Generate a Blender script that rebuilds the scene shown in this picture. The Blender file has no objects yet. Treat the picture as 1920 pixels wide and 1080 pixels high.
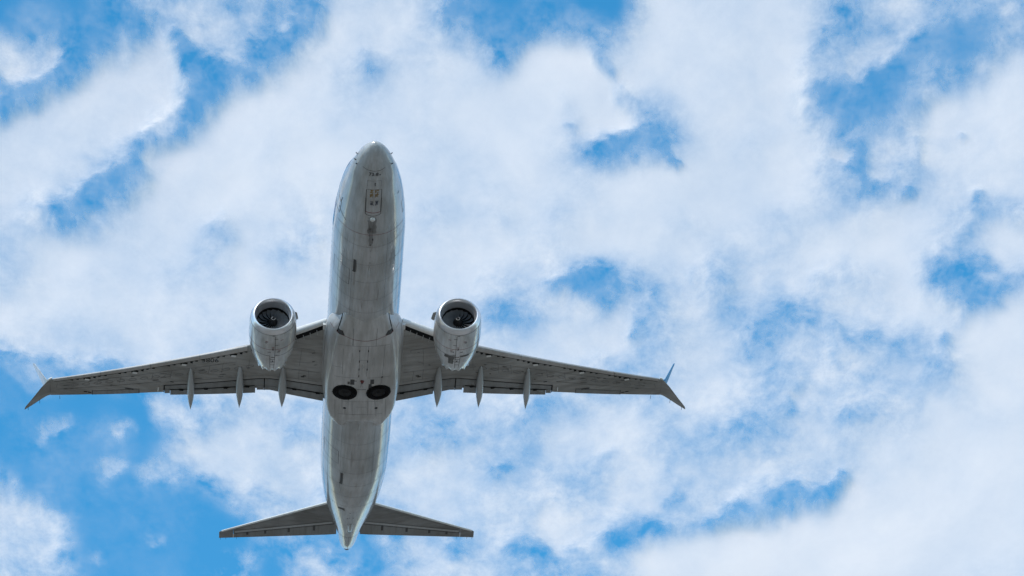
import bpy, bmesh, math, random
import numpy as np
from mathutils import Matrix, Vector
from mathutils.bvhtree import BVHTree

S = bpy.context.scene
COL = S.collection
random.seed(7)

# ------------------------------------------------------------------ camera, sky, sun, exposure
CAM_H, CAM_EL, FOC = 1.7, math.radians(33.0), 10000.0 / 1920.0      # FOC: focal length in picture widths
cam = bpy.data.cameras.new('camera')
cam.sensor_width = 36.0
cam.lens = 36.0 * FOC
cam.clip_start = 1.0
cam.clip_end = 200000.0
cam_o = bpy.data.objects.new('camera', cam)
COL.objects.link(cam_o)
cam_o.location = (0, 0, CAM_H)
cam_o.rotation_euler = (math.pi / 2 + CAM_EL, 0, 0)
S.camera = cam_o

SUN_EL, SUN_AZ = math.radians(52), math.radians(215)                # azimuth clockwise from +Y: behind the camera, to its left
world = bpy.data.worlds.new('World')
S.world = world
world.use_nodes = True
wt = world.node_tree
bg = wt.nodes['Background']
sky = wt.nodes.new('ShaderNodeTexSky')
sky.sky_type = 'NISHITA'
sky.sun_disc = False
sky.sun_elevation = SUN_EL
sky.sun_rotation = SUN_AZ
sky.altitude = 100
sky.air_density = 1.0
sky.dust_density = 0.2
sky.ozone_density = 3.0
hs = wt.nodes.new('ShaderNodeHueSaturation')
hs.inputs['Saturation'].default_value = 1.33
hs.inputs['Hue'].default_value = 0.484
wt.links.new(sky.outputs[0], hs.inputs['Color'])
wt.links.new(hs.outputs[0], bg.inputs['Color'])
bg.inputs['Strength'].default_value = 0.15

sun = bpy.data.lights.new('sun', 'SUN')
sun.energy = 2.15
sun.angle = math.radians(0.53)
sun.color = (1.0, 0.96, 0.9)
sun_o = bpy.data.objects.new('sun', sun)
COL.objects.link(sun_o)
sd = Vector((math.sin(SUN_AZ) * math.cos(SUN_EL), math.cos(SUN_AZ) * math.cos(SUN_EL), math.sin(SUN_EL)))
sun_o.rotation_euler = sd.to_track_quat('Z', 'Y').to_euler()
sun_o.location = sd * 500

S.view_settings.view_transform = 'Standard'
S.view_settings.look = 'None'
S.view_settings.exposure = 0.63
S.view_settings.gamma = 1.0
S.render.engine = 'CYCLES'
S.cycles.use_denoising = True
S.cycles.transparent_max_bounces = 24
S.cycles.max_bounces = 8
S.cycles.diffuse_bounces = 3
S.cycles.sample_clamp_indirect = 6.0

# ------------------------------------------------------------------ materials
def nodes_of(name):
    m = bpy.data.materials.new(name)
    m.use_nodes = True
    return m, m.node_tree, m.node_tree.nodes['Principled BSDF']

def N(t, kind, **kw):
    n = t.nodes.new(kind)
    for k, v in kw.items():
        setattr(n, k, v)
    return n

def paint(name, col, rough=0.25, metal=0.0, coat=0.0, dirt=0.25, scale=(0.35, 3.0, 3.0), streak=True, spec=0.5, bump=0.0):
    """Painted or bare metal with streaks of grime running along the airflow (object x)."""
    m, t, p = nodes_of(name)
    tc = N(t, 'ShaderNodeTexCoord')
    mp = N(t, 'ShaderNodeMapping')
    mp.inputs['Scale'].default_value = scale
    t.links.new(tc.outputs['Object'], mp.inputs['Vector'])
    n1 = N(t, 'ShaderNodeTexNoise')
    n1.inputs['Scale'].default_value = 1.3
    n1.inputs['Detail'].default_value = 7
    n1.inputs['Roughness'].default_value = 0.62
    t.links.new(mp.outputs[0], n1.inputs['Vector'])
    n2 = N(t, 'ShaderNodeTexNoise')
    n2.inputs['Scale'].default_value = 0.45
    n2.inputs['Detail'].default_value = 4
    t.links.new(tc.outputs['Object'], n2.inputs['Vector'])
    mul = N(t, 'ShaderNodeMath', operation='MULTIPLY')
    t.links.new(n1.outputs['Fac'], mul.inputs[0])
    t.links.new(n2.outputs['Fac'], mul.inputs[1])
    r = N(t, 'ShaderNodeValToRGB')
    r.color_ramp.elements[0].position = 0.16
    r.color_ramp.elements[1].position = 0.36
    d = tuple(c * (1 - dirt) * f for c, f in zip(col, (1.0, 0.985, 0.95)))
    r.color_ramp.elements[0].color = (*d, 1)
    r.color_ramp.elements[1].color = (*col, 1)
    t.links.new(mul.outputs[0], r.inputs[0])
    t.links.new(r.outputs[0], p.inputs['Base Color'])
    mr = N(t, 'ShaderNodeMapRange')
    mr.inputs['To Min'].default_value = rough * 1.35
    mr.inputs['To Max'].default_value = rough * 0.8
    t.links.new(n1.outputs['Fac'], mr.inputs['Value'])
    t.links.new(mr.outputs[0], p.inputs['Roughness'])
    p.inputs['Metallic'].default_value = metal
    p.inputs['Specular IOR Level'].default_value = spec
    p.inputs['Coat Weight'].default_value = coat
    p.inputs['Coat Roughness'].default_value = 0.06
    if bump:
        b = N(t, 'ShaderNodeBump')
        b.inputs['Strength'].default_value = bump
        b.inputs['Distance'].default_value = 0.05
        mp2 = N(t, 'ShaderNodeMapping')
        mp2.inputs['Scale'].default_value = (0.16, 2.2, 2.2)
        t.links.new(tc.outputs['Object'], mp2.inputs['Vector'])
        n3 = N(t, 'ShaderNodeTexNoise')
        n3.inputs['Scale'].default_value = 1.0
        n3.inputs['Detail'].default_value = 3
        t.links.new(mp2.outputs[0], n3.inputs['Vector'])
        t.links.new(n3.outputs['Fac'], b.inputs['Height'])
        t.links.new(b.outputs[0], p.inputs['Normal'])
    return m

M = {}
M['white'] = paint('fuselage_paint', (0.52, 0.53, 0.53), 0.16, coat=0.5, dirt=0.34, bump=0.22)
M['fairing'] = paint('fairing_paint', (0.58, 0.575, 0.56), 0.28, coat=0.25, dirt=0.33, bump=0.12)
M['wing'] = paint('wing_grey', (0.38, 0.372, 0.35), 0.40, dirt=0.40, scale=(3.5, 0.5, 1.0))
M['flap'] = paint('flap_grey', (0.27, 0.275, 0.27), 0.40, dirt=0.3)
M['stab'] = paint('stabiliser_grey', (0.28, 0.28, 0.272), 0.36, dirt=0.45, scale=(3.0, 0.5, 1.0))
M['track'] = paint('track_fairing_grey', (0.46, 0.475, 0.475), 0.27, dirt=0.2, scale=(0.6, 4, 4))
M['slat'] = paint('slat_metal', (0.50, 0.48, 0.46), 0.35, metal=0.35, dirt=0.2)
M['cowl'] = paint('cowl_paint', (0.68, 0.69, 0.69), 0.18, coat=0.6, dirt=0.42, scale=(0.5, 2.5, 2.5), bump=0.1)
M['lip'] = paint('polished_inlet_metal', (0.82, 0.82, 0.84), 0.30, metal=0.9, dirt=0.06)
M['liner'] = paint('inlet_liner', (0.34, 0.35, 0.37), 0.45, dirt=0.12)
M['fan'] = paint('fan_titanium', (0.17, 0.17, 0.18), 0.45, metal=0.3, dirt=0.25)
M['spinner'] = paint('spinner_black', (0.012, 0.012, 0.014), 0.5, dirt=0.2, spec=0.2)
M['dark'] = paint('black_and_cavity_shade', (0.010, 0.011, 0.012), 0.7, dirt=0.3, spec=0.15)  # shade inside wells, bays and slots put into the colour; also black wicks
M['seam'] = paint('panel_gap', (0.075, 0.075, 0.075), 0.6, dirt=0.2)
M['seam2'] = paint('faint_panel_gap', (0.2, 0.2, 0.2), 0.5, dirt=0.2)
M['stain'] = paint('oil_stain', (0.15, 0.148, 0.14), 0.5, dirt=0.5, scale=(1, 6, 6))
M['stain_soft'] = paint('keel_grime', (0.30, 0.30, 0.295), 0.35, dirt=0.5, scale=(0.8, 5, 5))
M['stain_faint'] = paint('faint_grime', (0.43, 0.425, 0.415), 0.3, dirt=0.3, scale=(0.8, 5, 5))
M['fairing_light'] = paint('inlet_ramp', (0.52, 0.52, 0.50), 0.35, dirt=0.2)
M['swirl'] = paint('spinner_swirl_paint', (0.2, 0.2, 0.2), 0.45, dirt=0.1)
M['red'] = paint('red_line', (0.22, 0.045, 0.05), 0.4, dirt=0.2)
M['ink'] = paint('black_lettering', (0.012, 0.016, 0.02), 0.4, dirt=0.1)
M['navy'] = paint('navy_lettering', (0.02, 0.03, 0.06), 0.4, dirt=0.1)
M['yellow'] = paint('yellow_lettering', (0.32, 0.19, 0.02), 0.4, dirt=0.5, scale=(12, 12, 12))
M['tyre'] = paint('tyre_rubber', (0.006, 0.006, 0.007), 0.7, dirt=0.3, spec=0.12)
M['hub'] = paint('wheel_hub_metal', (0.02, 0.02, 0.022), 0.5, dirt=0.5, spec=0.18)
M['pale'] = paint('pale_metal', (0.78, 0.78, 0.76), 0.35, dirt=0.1)
M['glass'] = paint('window_glass', (0.015, 0.017, 0.02), 0.08, dirt=0.0)
M['blue'] = paint('blue_livery', (0.03, 0.26, 0.50), 0.4, dirt=0.1, spec=0.3)
M['purple'] = paint('purple_livery', (0.10, 0.03, 0.14), 0.25, coat=0.4, dirt=0.1)
M['beacon'] = paint('red_beacon_glass', (0.16, 0.03, 0.03), 0.2, dirt=0.1)
M['brown'] = paint('exhaust_metal', (0.16, 0.13, 0.11), 0.4, metal=0.6, dirt=0.4)

# ------------------------------------------------------------------ helpers
def add(name, v, f, mat, parent=None, smooth=True):
    me = bpy.data.meshes.new(name)
    me.from_pydata([tuple(map(float, p)) for p in v], [], [tuple(map(int, q)) for q in f])
    me.validate()
    bm = bmesh.new()
    bm.from_mesh(me)
    bmesh.ops.recalc_face_normals(bm, faces=bm.faces)
    bm.to_mesh(me)
    bm.free()
    me.materials.append(mat)
    if smooth:
        me.polygons.foreach_set('use_smooth', [True] * len(me.polygons))
        try:
            me.set_sharp_from_angle(angle=math.radians(38))
        except Exception:
            pass
    o = bpy.data.objects.new(name, me)
    COL.objects.link(o)
    if parent:
        o.parent = parent
    return o

def loft(rings, closed=True, cap=True):
    """Faces between equal-length rings of points."""
    n = len(rings[0])
    v = [p for r in rings for p in r]
    f = []
    for i in range(len(rings) - 1):
        for j in range(n if closed else n - 1):
            k = (j + 1) % n
            f.append((i * n + j, i * n + k, (i + 1) * n + k, (i + 1) * n + j))
    if cap and closed:
        f.append(tuple(range(n - 1, -1, -1)))
        f.append(tuple(range((len(rings) - 1) * n, len(rings) * n)))
    return v, f

class MB:
    def __init__(s):
        s.v, s.f = [], []
    def put(s, v, f):
        k = len(s.v)
        s.v += [tuple(p) for p in v]
        s.f += [tuple(i + k for i in q) for q in f]
    def box(s, c, size, rot=None):
        h = [x / 2 for x in size]
        P = [Vector((sx * h[0], sy * h[1], sz * h[2])) for sx in (-1, 1) for sy in (-1, 1) for sz in (-1, 1)]
        if rot is not None:
            P = [rot @ p for p in P]
        s.put([Vector(c) + p for p in P], [(0, 1, 3, 2), (4, 6, 7, 5), (0, 4, 5, 1), (2, 3, 7, 6), (0, 2, 6, 4), (1, 5, 7, 3)])
    def build(s, name, mat, parent, smooth=True):
        return add(name, s.v, s.f, mat, parent, smooth)

def pch(xk, yk, xq):
    """Monotone cubic interpolation."""
    xk, yk, xq = np.asarray(xk, float), np.asarray(yk, float), np.atleast_1d(np.asarray(xq, float))
    h = np.diff(xk)
    d = np.diff(yk) / h
    m = np.zeros(len(xk))
    pr = d[:-1] * d[1:]
    m[1:-1] = np.where(pr > 0, 2 * pr / (d[:-1] + d[1:] + 1e-12), 0)
    m[0], m[-1] = d[0], d[-1]
    i = np.clip(np.searchsorted(xk, xq) - 1, 0, len(h) - 1)
    t = (xq - xk[i]) / h[i]
    t = np.clip(t, 0, 1)
    return ((2 * t**3 - 3 * t**2 + 1) * yk[i] + (t**3 - 2 * t**2 + t) * h[i] * m[i]
            + (-2 * t**3 + 3 * t**2) * yk[i + 1] + (t**3 - t**2) * h[i] * m[i + 1])

def text_on(s, size, fn, mat, parent, name, bold=0.0):
    cu = bpy.data.curves.new(name, 'FONT')
    cu.body = s
    cu.size = size
    cu.align_x = 'CENTER'
    cu.offset = bold
    cu.resolution_u = 3
    o = bpy.data.objects.new(name, cu)
    COL.objects.link(o)
    dg = bpy.context.evaluated_depsgraph_get()
    me = bpy.data.meshes.new_from_object(o.evaluated_get(dg))
    bpy.data.objects.remove(o)
    bpy.data.curves.remove(cu)
    bm = bmesh.new()
    bm.from_mesh(me)
    bmesh.ops.triangulate(bm, faces=bm.faces)
    bmesh.ops.subdivide_edges(bm, edges=[e for e in bm.edges if e.calc_length() > size * 0.3], cuts=1)
    for vtx in bm.verts:
        vtx.co = fn(vtx.co.x, vtx.co.y)
    bm.to_mesh(me)
    bm.free()
    me.name = name
    me.materials.clear()
    me.materials.append(mat)
    o = bpy.data.objects.new(name, me)
    COL.objects.link(o)
    o.parent = parent
    return o

def lathe(prof, cx, cy, cz, n=72, closed=False):
    rings_ = [[(cx + x, cy + r * math.sin(2 * math.pi * j / n), cz + r * math.cos(2 * math.pi * j / n)) for j in range(n)] for x, r in prof]
    return loft(rings_, True, False)

def spindle(path, n=20):
    """Rings of an oval cross-section: (x, y, z_top, z_bottom, half width)."""
    rings_ = []
    for x, y, zt, zb, w in path:
        zc = (zt + zb) / 2
        R_ = []
        for j in range(n):
            a = 2 * math.pi * j / n
            c, s = math.cos(a), math.sin(a)
            R_.append((x, y + w * math.copysign(abs(c) ** 0.85, c), zc + (zt - zb) / 2 * math.copysign(abs(s) ** 0.85, s)))
        rings_.append(R_)
    return loft(rings_)

def lathe_z(prof, c, n=24):
    """Dome hanging below point c: (depth, radius) pairs."""
    return loft([[(c[0] + r * math.cos(2 * math.pi * j / n), c[1] + r * math.sin(2 * math.pi * j / n), c[2] - h) for j in range(n)] for h, r in prof], True, False)

def lathe_x(prof, cy, cz, n=24):
    return loft([[(x, cy + r * math.sin(2 * math.pi * j / n), cz + r * math.cos(2 * math.pi * j / n)) for j in range(n)] for x, r in prof], True, False)

def lerp(a, b, t):
    return a + (b - a) * t

# ------------------------------------------------------------------ the ground under the flight path
def make_ground():
    m, t, p = nodes_of('airfield_grass')
    tc = N(t, 'ShaderNodeTexCoord')
    n1 = N(t, 'ShaderNodeTexNoise')
    n1.inputs['Scale'].default_value = 0.004
    n1.inputs['Detail'].default_value = 9
    t.links.new(tc.outputs['Object'], n1.inputs['Vector'])
    n2 = N(t, 'ShaderNodeTexNoise')
    n2.inputs['Scale'].default_value = 0.15
    n2.inputs['Detail'].default_value = 8
    t.links.new(tc.outputs['Object'], n2.inputs['Vector'])
    r = N(t, 'ShaderNodeValToRGB')
    e = r.color_ramp.elements
    e[0].position, e[0].color = 0.36, (0.140, 0.133, 0.112, 1)
    e[1].position, e[1].color = 0.62, (0.305, 0.282, 0.258, 1)
    t.links.new(n1.outputs['Fac'], r.inputs[0])
    mx = N(t, 'ShaderNodeMixRGB', blend_type='MULTIPLY')
    mx.inputs[0].default_value = 0.5
    t.links.new(r.outputs[0], mx.inputs[1])
    t.links.new(n2.outputs['Fac'], mx.inputs[2])
    t.links.new(mx.outputs[0], p.inputs['Base Color'])
    p.inputs['Roughness'].default_value = 0.95
    k = 40000.0
    g = [-k, -8000, -2500, -800, -200, 0, 200, 800, 2500, 8000, k]
    n = len(g)
    v = [(x, y, 0.0) for x in g for y in g]
    f = [(i * n + j, (i + 1) * n + j, (i + 1) * n + j + 1, i * n + j + 1) for i in range(n - 1) for j in range(n - 1)]
    o = add('ground', v, f, m, None, False)
    o['kind'] = 'structure'
make_ground()

def make_horizon_ring():
    """Unseen wooded ring, added to dim the bright horizon band in fuselage reflections."""
    m, t, p = nodes_of('added_ring_green')
    tc = N(t, 'ShaderNodeTexCoord')
    n1 = N(t, 'ShaderNodeTexNoise')
    n1.inputs['Scale'].default_value = 0.003
    n1.inputs['Detail'].default_value = 10
    t.links.new(tc.outputs['Object'], n1.inputs['Vector'])
    r = N(t, 'ShaderNodeValToRGB')
    r.color_ramp.elements[0].position, r.color_ramp.elements[0].color = 0.35, (0.045, 0.06, 0.035, 1)
    r.color_ramp.elements[1].position, r.color_ramp.elements[1].color = 0.65, (0.12, 0.12, 0.075, 1)
    t.links.new(n1.outputs['Fac'], r.inputs[0])
    t.links.new(r.outputs[0], p.inputs['Base Color'])
    p.inputs['Roughness'].default_value = 1.0
    rg, n = [], 240
    for i, (rad, hgt) in enumerate(((8500, -5), (9200, 120), (10500, 380), (12500, 620), (15000, 480), (18000, -5))):
        row = []
        for k in range(n):
            a = 2 * math.pi * k / n
            w = 0.55 + 0.25 * math.sin(5 * a + 1.3) + 0.16 * math.sin(13 * a + i) + 0.10 * math.sin(31 * a + 2.1 * i)
            row.append((rad * math.sin(a), rad * math.cos(a), hgt * max(w, 0.12) if hgt > 0 else hgt))
        rg.append(row)
    o = add('added_horizon_ring', *loft(rg, True, False), m)
    o['kind'] = 'structure'
make_horizon_ring()

# ------------------------------------------------------------------ the aircraft: body axes x aft from the nose, y starboard, z up
ROT = ((-0.06006383577964224, -0.997239487298827, -0.04365478900886989),
       (-0.6006986583031056, 0.0011826328754546978, 0.7994746545653156),
       (-0.7972160670384691, 0.07424288754793062, -0.5991114554941013))
OFF = (-6.918953441167914, 7.766608610872313, -268.7436189218269)
cm = Matrix(((1, 0, 0), (0, -math.sin(CAM_EL), -math.cos(CAM_EL)), (0, math.cos(CAM_EL), -math.sin(CAM_EL))))
air = bpy.data.objects.new('airliner', None)
COL.objects.link(air)
BODY_R = cm @ Matrix(ROT)
BODY_T = cm @ Vector(OFF) + Vector((0, 0, CAM_H))
air.matrix_world = Matrix.Translation(BODY_T) @ BODY_R.to_4x4()
air['label'] = 'white twin-engine jet airliner climbing overhead, grey wings with split winglets, seen from below'
air['category'] = 'airplane'

# ---- fuselage
PROF = np.array([[0.0, 0.02, -0.54, -0.56], [0.06, 0.198, -0.40, -0.724], [0.2, 0.374, -0.29, -0.886], [0.45, 0.585, -0.16, -1.069],
    [0.8, 0.773, 0.001, -1.228], [1.3, 0.976, 0.151, -1.408], [1.8, 1.135, 0.361, -1.559], [2.4, 1.268, 0.791, -1.704],
    [3.0, 1.385, 1.189, -1.814], [3.8, 1.535, 1.509, -1.922], [4.8, 1.675, 1.697, -2.011], [6.0, 1.795, 1.88, -2.06],
    [7.5, 1.87, 1.9, -2.1], [10, 1.88, 1.9, -2.1], [25.0, 1.875, 1.9, -2.1], [27.0, 1.848, 1.9, -2.04], [28.5, 1.82, 1.9, -1.88],
    [30.0, 1.73, 1.9, -1.6], [31.5, 1.59, 1.9, -1.24], [33.0, 1.38, 1.88, -0.82], [34.5, 1.08, 1.84, -0.38], [36.0, 0.75, 1.76, 0.06],
    [37.2, 0.56, 1.68, 0.42], [38.2, 0.43, 1.6, 0.76], [38.7, 0.31, 1.52, 0.98], [38.9, 0.188, 1.42, 1.12]])

def sect(x):
    w, zt, zb = (float(pch(PROF[:, 0], PROF[:, k], x)[0]) for k in (1, 2, 3))
    return w, zt, zb, (zt + zb) / 2 + 0.0125 * (zt - zb)

def fus_point(x, a, off=0.0):
    """Point of the fuselage skin at station x; a = 0 starboard side, 90 deg crown, -90 deg keel."""
    w, zt, zb, zc = sect(x)
    c, s = math.cos(a), math.sin(a)
    return Vector((x, (w + off) * c, zc + ((zt - zc) + off) * s if s > 0 else zc + ((zc - zb) + off) * s))

xs = list(np.linspace(0, 1, 14) ** 2 * 0.6) + list(np.arange(0.7, 8, 0.14)) + list(np.arange(8.1, 25, 0.4)) + list(np.arange(25.2, 38.9, 0.16)) + [38.9]
rings = [[fus_point(x, 2 * math.pi * j / 112) for j in range(112)] for x in xs]
v, f = loft(rings)
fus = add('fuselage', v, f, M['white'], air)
fus_v, fus_f = v, f

def fus_patch(x0, x1, a0, a1, off, nx=6, na=6):
    g = [[fus_point(lerp(x0, x1, i / nx), lerp(a0, a1, j / na), off) for j in range(na + 1)] for i in range(nx + 1)]
    return loft(g, closed=False, cap=False)

# windows of the cabin, both sides
def oval_window(x, side):
    a0 = math.asin(0.36 / 1.9)
    b, outer = [], []
    for k in range(12):
        t = 2 * math.pi * k / 12
        outer.append(fus_point(x + 0.12 * math.cos(t), a0 + 0.10 * math.sin(t), 0.006))
    v_ = [Vector((p.x, p.y * side, p.z)) for p in outer]
    return v_, [tuple(range(12))]
for side in (1, -1):
    for k in range(44):
        x = 6.6 + 0.508 * k
        if 15.9 < x < 16.9:
            continue
        v, f = oval_window(x, side)
        add('cabin_window', v, f, M['glass'], fus)
# windscreen panes
for side in (1, -1):
    for (x0, x1, a0, a1) in ((1.95, 2.55, 62, 88), (2.0, 2.75, 36, 60), (2.35, 3.2, 20, 35)):
        v, f = fus_patch(x0, x1, math.radians(a0), math.radians(a1), 0.008)
        add('cockpit_window', [Vector((p.x, p.y * side, p.z)) for p in v], f, M['glass'], fus)
# cabin doors: outlines on the skin
def fus_strip(pts, w, off=0.006):
    """Thin strip along (x, angle) points on the fuselage skin."""
    P = [fus_point(x, a, off) for x, a in pts]
    v_ = []
    for i, p in enumerate(P):
        t = (P[min(i + 1, len(P) - 1)] - P[max(i - 1, 0)]).normalized()
        w_, zt, zb, zc = sect(pts[i][0])
        n = Vector((0, p.y, p.z - zc)).normalized()
        s = t.cross(n).normalized() * (w / 2)
        v_ += [p - s, p + s]
    return v_, [(2 * i, 2 * i + 1, 2 * i + 3, 2 * i + 2) for i in range(len(P) - 1)]
def ring_pts(x, a0, a1, n=24):
    return [(x, math.radians(lerp(a0, a1, i / n))) for i in range(n + 1)]
door_mb = mb = MB()
for side in (0, 1):
    A = lambda d: d if side == 0 else 180 - d
    for (x0, x1) in ((4.55, 5.4), (31.9, 32.7)):
        for x in (x0, x1):
            mb.put(*fus_strip(ring_pts(x, A(-22), A(38), 14), 0.03))
        for d in (-22, 38):
            mb.put(*fus_strip([(lerp(x0, x1, i / 4), math.radians(A(d))) for i in range(5)], 0.03))
# two baggage doors low on the starboard side
for (x0, x1) in ((8.9, 10.2), (25.2, 26.4)):
    for x in (x0, x1):
        mb.put(*fus_strip(ring_pts(x, -58, -22, 12), 0.022))
    for d in (-58, -22):
        mb.put(*fus_strip([(lerp(x0, x1, i / 4), math.radians(d)) for i in range(5)], 0.022))

# livery mark low on the starboard side of the forward fuselage
mk = add('livery_mark', *fus_patch(5.6, 6.4, math.radians(-2), math.radians(16), 0.007), M['purple'], fus)
mk = add('livery_mark', *fus_patch(6.42, 7.3, math.radians(-4), math.radians(12), 0.007), M['blue'], fus)

# ---- belly fairing
FX = [12.75, 13.0, 13.4, 13.8, 14.2, 15.0, 17.0, 19.0, 20.5, 21.55, 22.2, 22.6, 23.0]
FB = [1.10, 1.18, 1.28, 1.37, 1.45, 1.58, 1.76, 1.87, 1.83, 1.66, 1.38, 1.08, 0.70]    # half width of the flat bottom
FZ = [-2.02, -2.09, -2.15, -2.19, -2.23, -2.27, -2.31, -2.32, -2.31, -2.27, -2.18, -2.0, -1.5]
FO = [1.12, 1.24, 1.44, 1.68, 1.92, 2.11, 2.13, 2.09, 1.95, 1.70, 1.44, 1.2, 0.85]     # half width at the wing root
FS = [-1.2, -1.12, -1.05, -1.02, -1.02, -1.05, -1.05, -1.05, -1.05, -1.0, -0.95, -0.9, -0.85]
def fair_half(x):
    b, z, o, s = (float(pch(FX, k, x)[0]) for k in (FB, FZ, FO, FS))
    hump = float(np.interp(x, [21.2, 21.8, 22.1, 22.5, 23.0], [0, 0.04, 0.16, 0.5, 0.6]))
    ctrl = [(0, z + hump), (b * 0.4, z + 0.02 + hump * 0.75), (b * 0.8, z + 0.13 * (1 - min(1, hump * 4)) + hump * 0.1), (b * 0.93, z + 0.20), (b * 0.985 + 0.01, z + 0.32), (lerp(b, o, 0.45), lerp(z, s, 0.45)), (o, s), (o * 0.8, s + 0.3), (0.4, s + 0.35)]
    P = []
    for i in range(len(ctrl) - 1):                                   # Catmull-Rom through the control points
        p0 = ctrl[i - 1] if i else (-ctrl[1][0], ctrl[1][1])
        p1, p2 = ctrl[i], ctrl[i + 1]
        p3 = ctrl[min(i + 2, len(ctrl) - 1)]
        for k in range(6):
            t = k / 6
            P.append(tuple(0.5 * (2 * p1[q] + (p2[q] - p0[q]) * t + (2 * p0[q] - 5 * p1[q] + 4 * p2[q] - p3[q]) * t * t + (3 * p1[q] - p0[q] - 3 * p2[q] + p3[q]) * t**3) for q in (0, 1)))
    P.append(ctrl[-1])
    return P
rings = []
for x in list(np.arange(12.75, 23.0, 0.12)) + [23.0]:
    h = fair_half(x)
    rings.append([(x, y, z) for y, z in h] + [(x, -y, z) for y, z in h[:0:-1]])
v, f = loft(rings)
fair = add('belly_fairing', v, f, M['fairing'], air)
ALLV = [Vector(p) for p in fus_v] + [Vector(p) for p in v]
ALLF = [tuple(q) for q in fus_f] + [tuple(i + len(fus_v) for i in q) for q in f]
BELLY = BVHTree.FromPolygons(ALLV, ALLF)

def belly(x, y, off=0.006):
    hit, n, i, d = BELLY.ray_cast(Vector((x, y, -8)), Vector((0, 0, 1)))
    if hit is None:
        w, zt, zb, zc = sect(x)
        return Vector((x, y, zc)), Vector((0, 0, -1))
    if n.z > 0:
        n = -n
    return hit + n * off, n

def bstrip(pts, w, off=0.006, step=0.12):
    """Strip along (x, y) points laid on the underside."""
    P = []
    for (a, b) in zip(pts, pts[1:]):
        L = math.hypot(b[0] - a[0], b[1] - a[1])
        k = max(1, int(L / step))
        P += [(lerp(a[0], b[0], i / k), lerp(a[1], b[1], i / k)) for i in range(k)]
    P.append(pts[-1])
    Q = [belly(x, y, off) for x, y in P]
    v_ = []
    for i, (p, n) in enumerate(Q):
        t = (Q[min(i + 1, len(Q) - 1)][0] - Q[max(i - 1, 0)][0]).normalized()
        s = t.cross(n).normalized() * (w / 2)
        v_ += [p - s, p + s]
    return v_, [(2 * i, 2 * i + 1, 2 * i + 3, 2 * i + 2) for i in range(len(Q) - 1)]

def bpatch(x0, x1, y0, y1, off=0.006, n=4):
    g = [[belly(lerp(x0, x1, i / n), lerp(y0, y1, j / n), off)[0] for j in range(n + 1)] for i in range(n + 1)]
    return loft(g, closed=False, cap=False)

def bdisc(x, y, rx, ry, off=0.006, n=20):
    c = belly(x, y, off)[0]
    P = [belly(x + rx * math.cos(2 * math.pi * i / n), y + ry * math.sin(2 * math.pi * i / n), off)[0] for i in range(n)]
    return [c] + P, [(0, 1 + i, 1 + (i + 1) % n) for i in range(n)]

def decorate(o, v, f, mat):
    """Surface pattern (seams, stains, stencils): faces added to the part's own mesh under another material."""
    me = o.data
    k = me.materials.find(mat.name)
    if k < 0:
        me.materials.append(mat)
        k = len(me.materials) - 1
    bm = bmesh.new()
    bm.from_mesh(me)
    nv = [bm.verts.new(p) for p in v]
    for q in f:
        try:
            fc = bm.faces.new([nv[i] for i in q])
            fc.material_index = k
            fc.smooth = True
        except ValueError:
            pass
    bm.to_mesh(me)
    bm.free()

decorate(fus, door_mb.v, door_mb.f, M['seam'])

# ---- lettering and door lines under the nose
def btext(s, size, x0, y0, mat, name, side_on=False, bold=0.0, sx=1.0):
    if side_on:                                                      # reads with its top to starboard, from aft to front
        fn = lambda u, v: belly(x0 - u * sx, y0 + v, 0.008)[0]
    else:
        fn = lambda u, v: belly(x0 - v * sx, y0 - u, 0.008)[0]
    return text_on(s, size, fn, mat, fus, name, bold)
btext('73-8', 0.27, 1.54, 0.03, M['ink'], 'nose_number', bold=0.005, sx=0.95)
decorate(fus, *bdisc(1.49, -0.29, 0.045, 0.03, 0.008), M['ink'])
btext('78-94', 0.235, 2.65, 0.015, M['yellow'], 'tyre_placard', True, 0.008, 0.95)
btext('78-72', 0.235, 2.65, -0.245, M['yellow'], 'tyre_placard', True, 0.008, 0.95)
btext('JRU', 0.20, 3.30, 0.005, M['navy'], 'gear_door_placard', True, 0.006, 0.9)
btext('TME', 0.20, 3.30, -0.25, M['navy'], 'gear_door_placard', True, 0.006, 0.9)
mb = MB()
mb.put(*bstrip([(1.15, 0.59), (1.23, 0.35), (1.27, 0), (1.25, -0.3), (1.17, -0.54)], 0.022))
for y in (0.37, -0.41):
    mb.put(*bstrip([(2.44, y), (4.1, y)], 0.03))
mb.put(*bstrip([(2.40, 0.30), (2.40, -0.34)], 0.018))
mb.put(*bstrip([(2.40, 0.30), (2.44, 0.37)], 0.018))
mb.put(*bstrip([(2.40, -0.34), (2.44, -0.41)], 0.018))
mb.put(*bstrip([(4.08, 0.37), (4.16, 0.30), (4.23, 0.05), (4.23, -0.1), (4.17, -0.34), (4.08, -0.41)], 0.035))
for y in (0.37, -0.41):
    mb.put(*bstrip([(3.0, y), (3.95, y)], 0.05))
for y in (0.33, -0.37):
    mb.put(*bstrip([(1.85, y), (2.2, y)], 0.012))
mb.put(*bstrip([(1.85, .33), (1.85, -.37)], 0.012))
mb.put(*fus_strip([(x, math.radians(a)) for x, a in zip(np.linspace(5.0, 5.32, 9), np.linspace(-17, -42, 9))], 0.045))
mb.put(*fus_strip([(x, math.radians(a)) for x, a in zip(np.linspace(4.15, 4.62, 9), np.linspace(-22, -19, 9))], 0.05))
decorate(fus, mb.v, mb.f, M['seam'])
mb = MB()
for x in (6.7, 8.2, 9.7, 11.2, 12.3, 24.2, 25.6, 27.0, 28.4, 29.8, 31.2):
    mb.put(*fus_strip(ring_pts(x, -165, -15, 40), 0.02))
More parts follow.
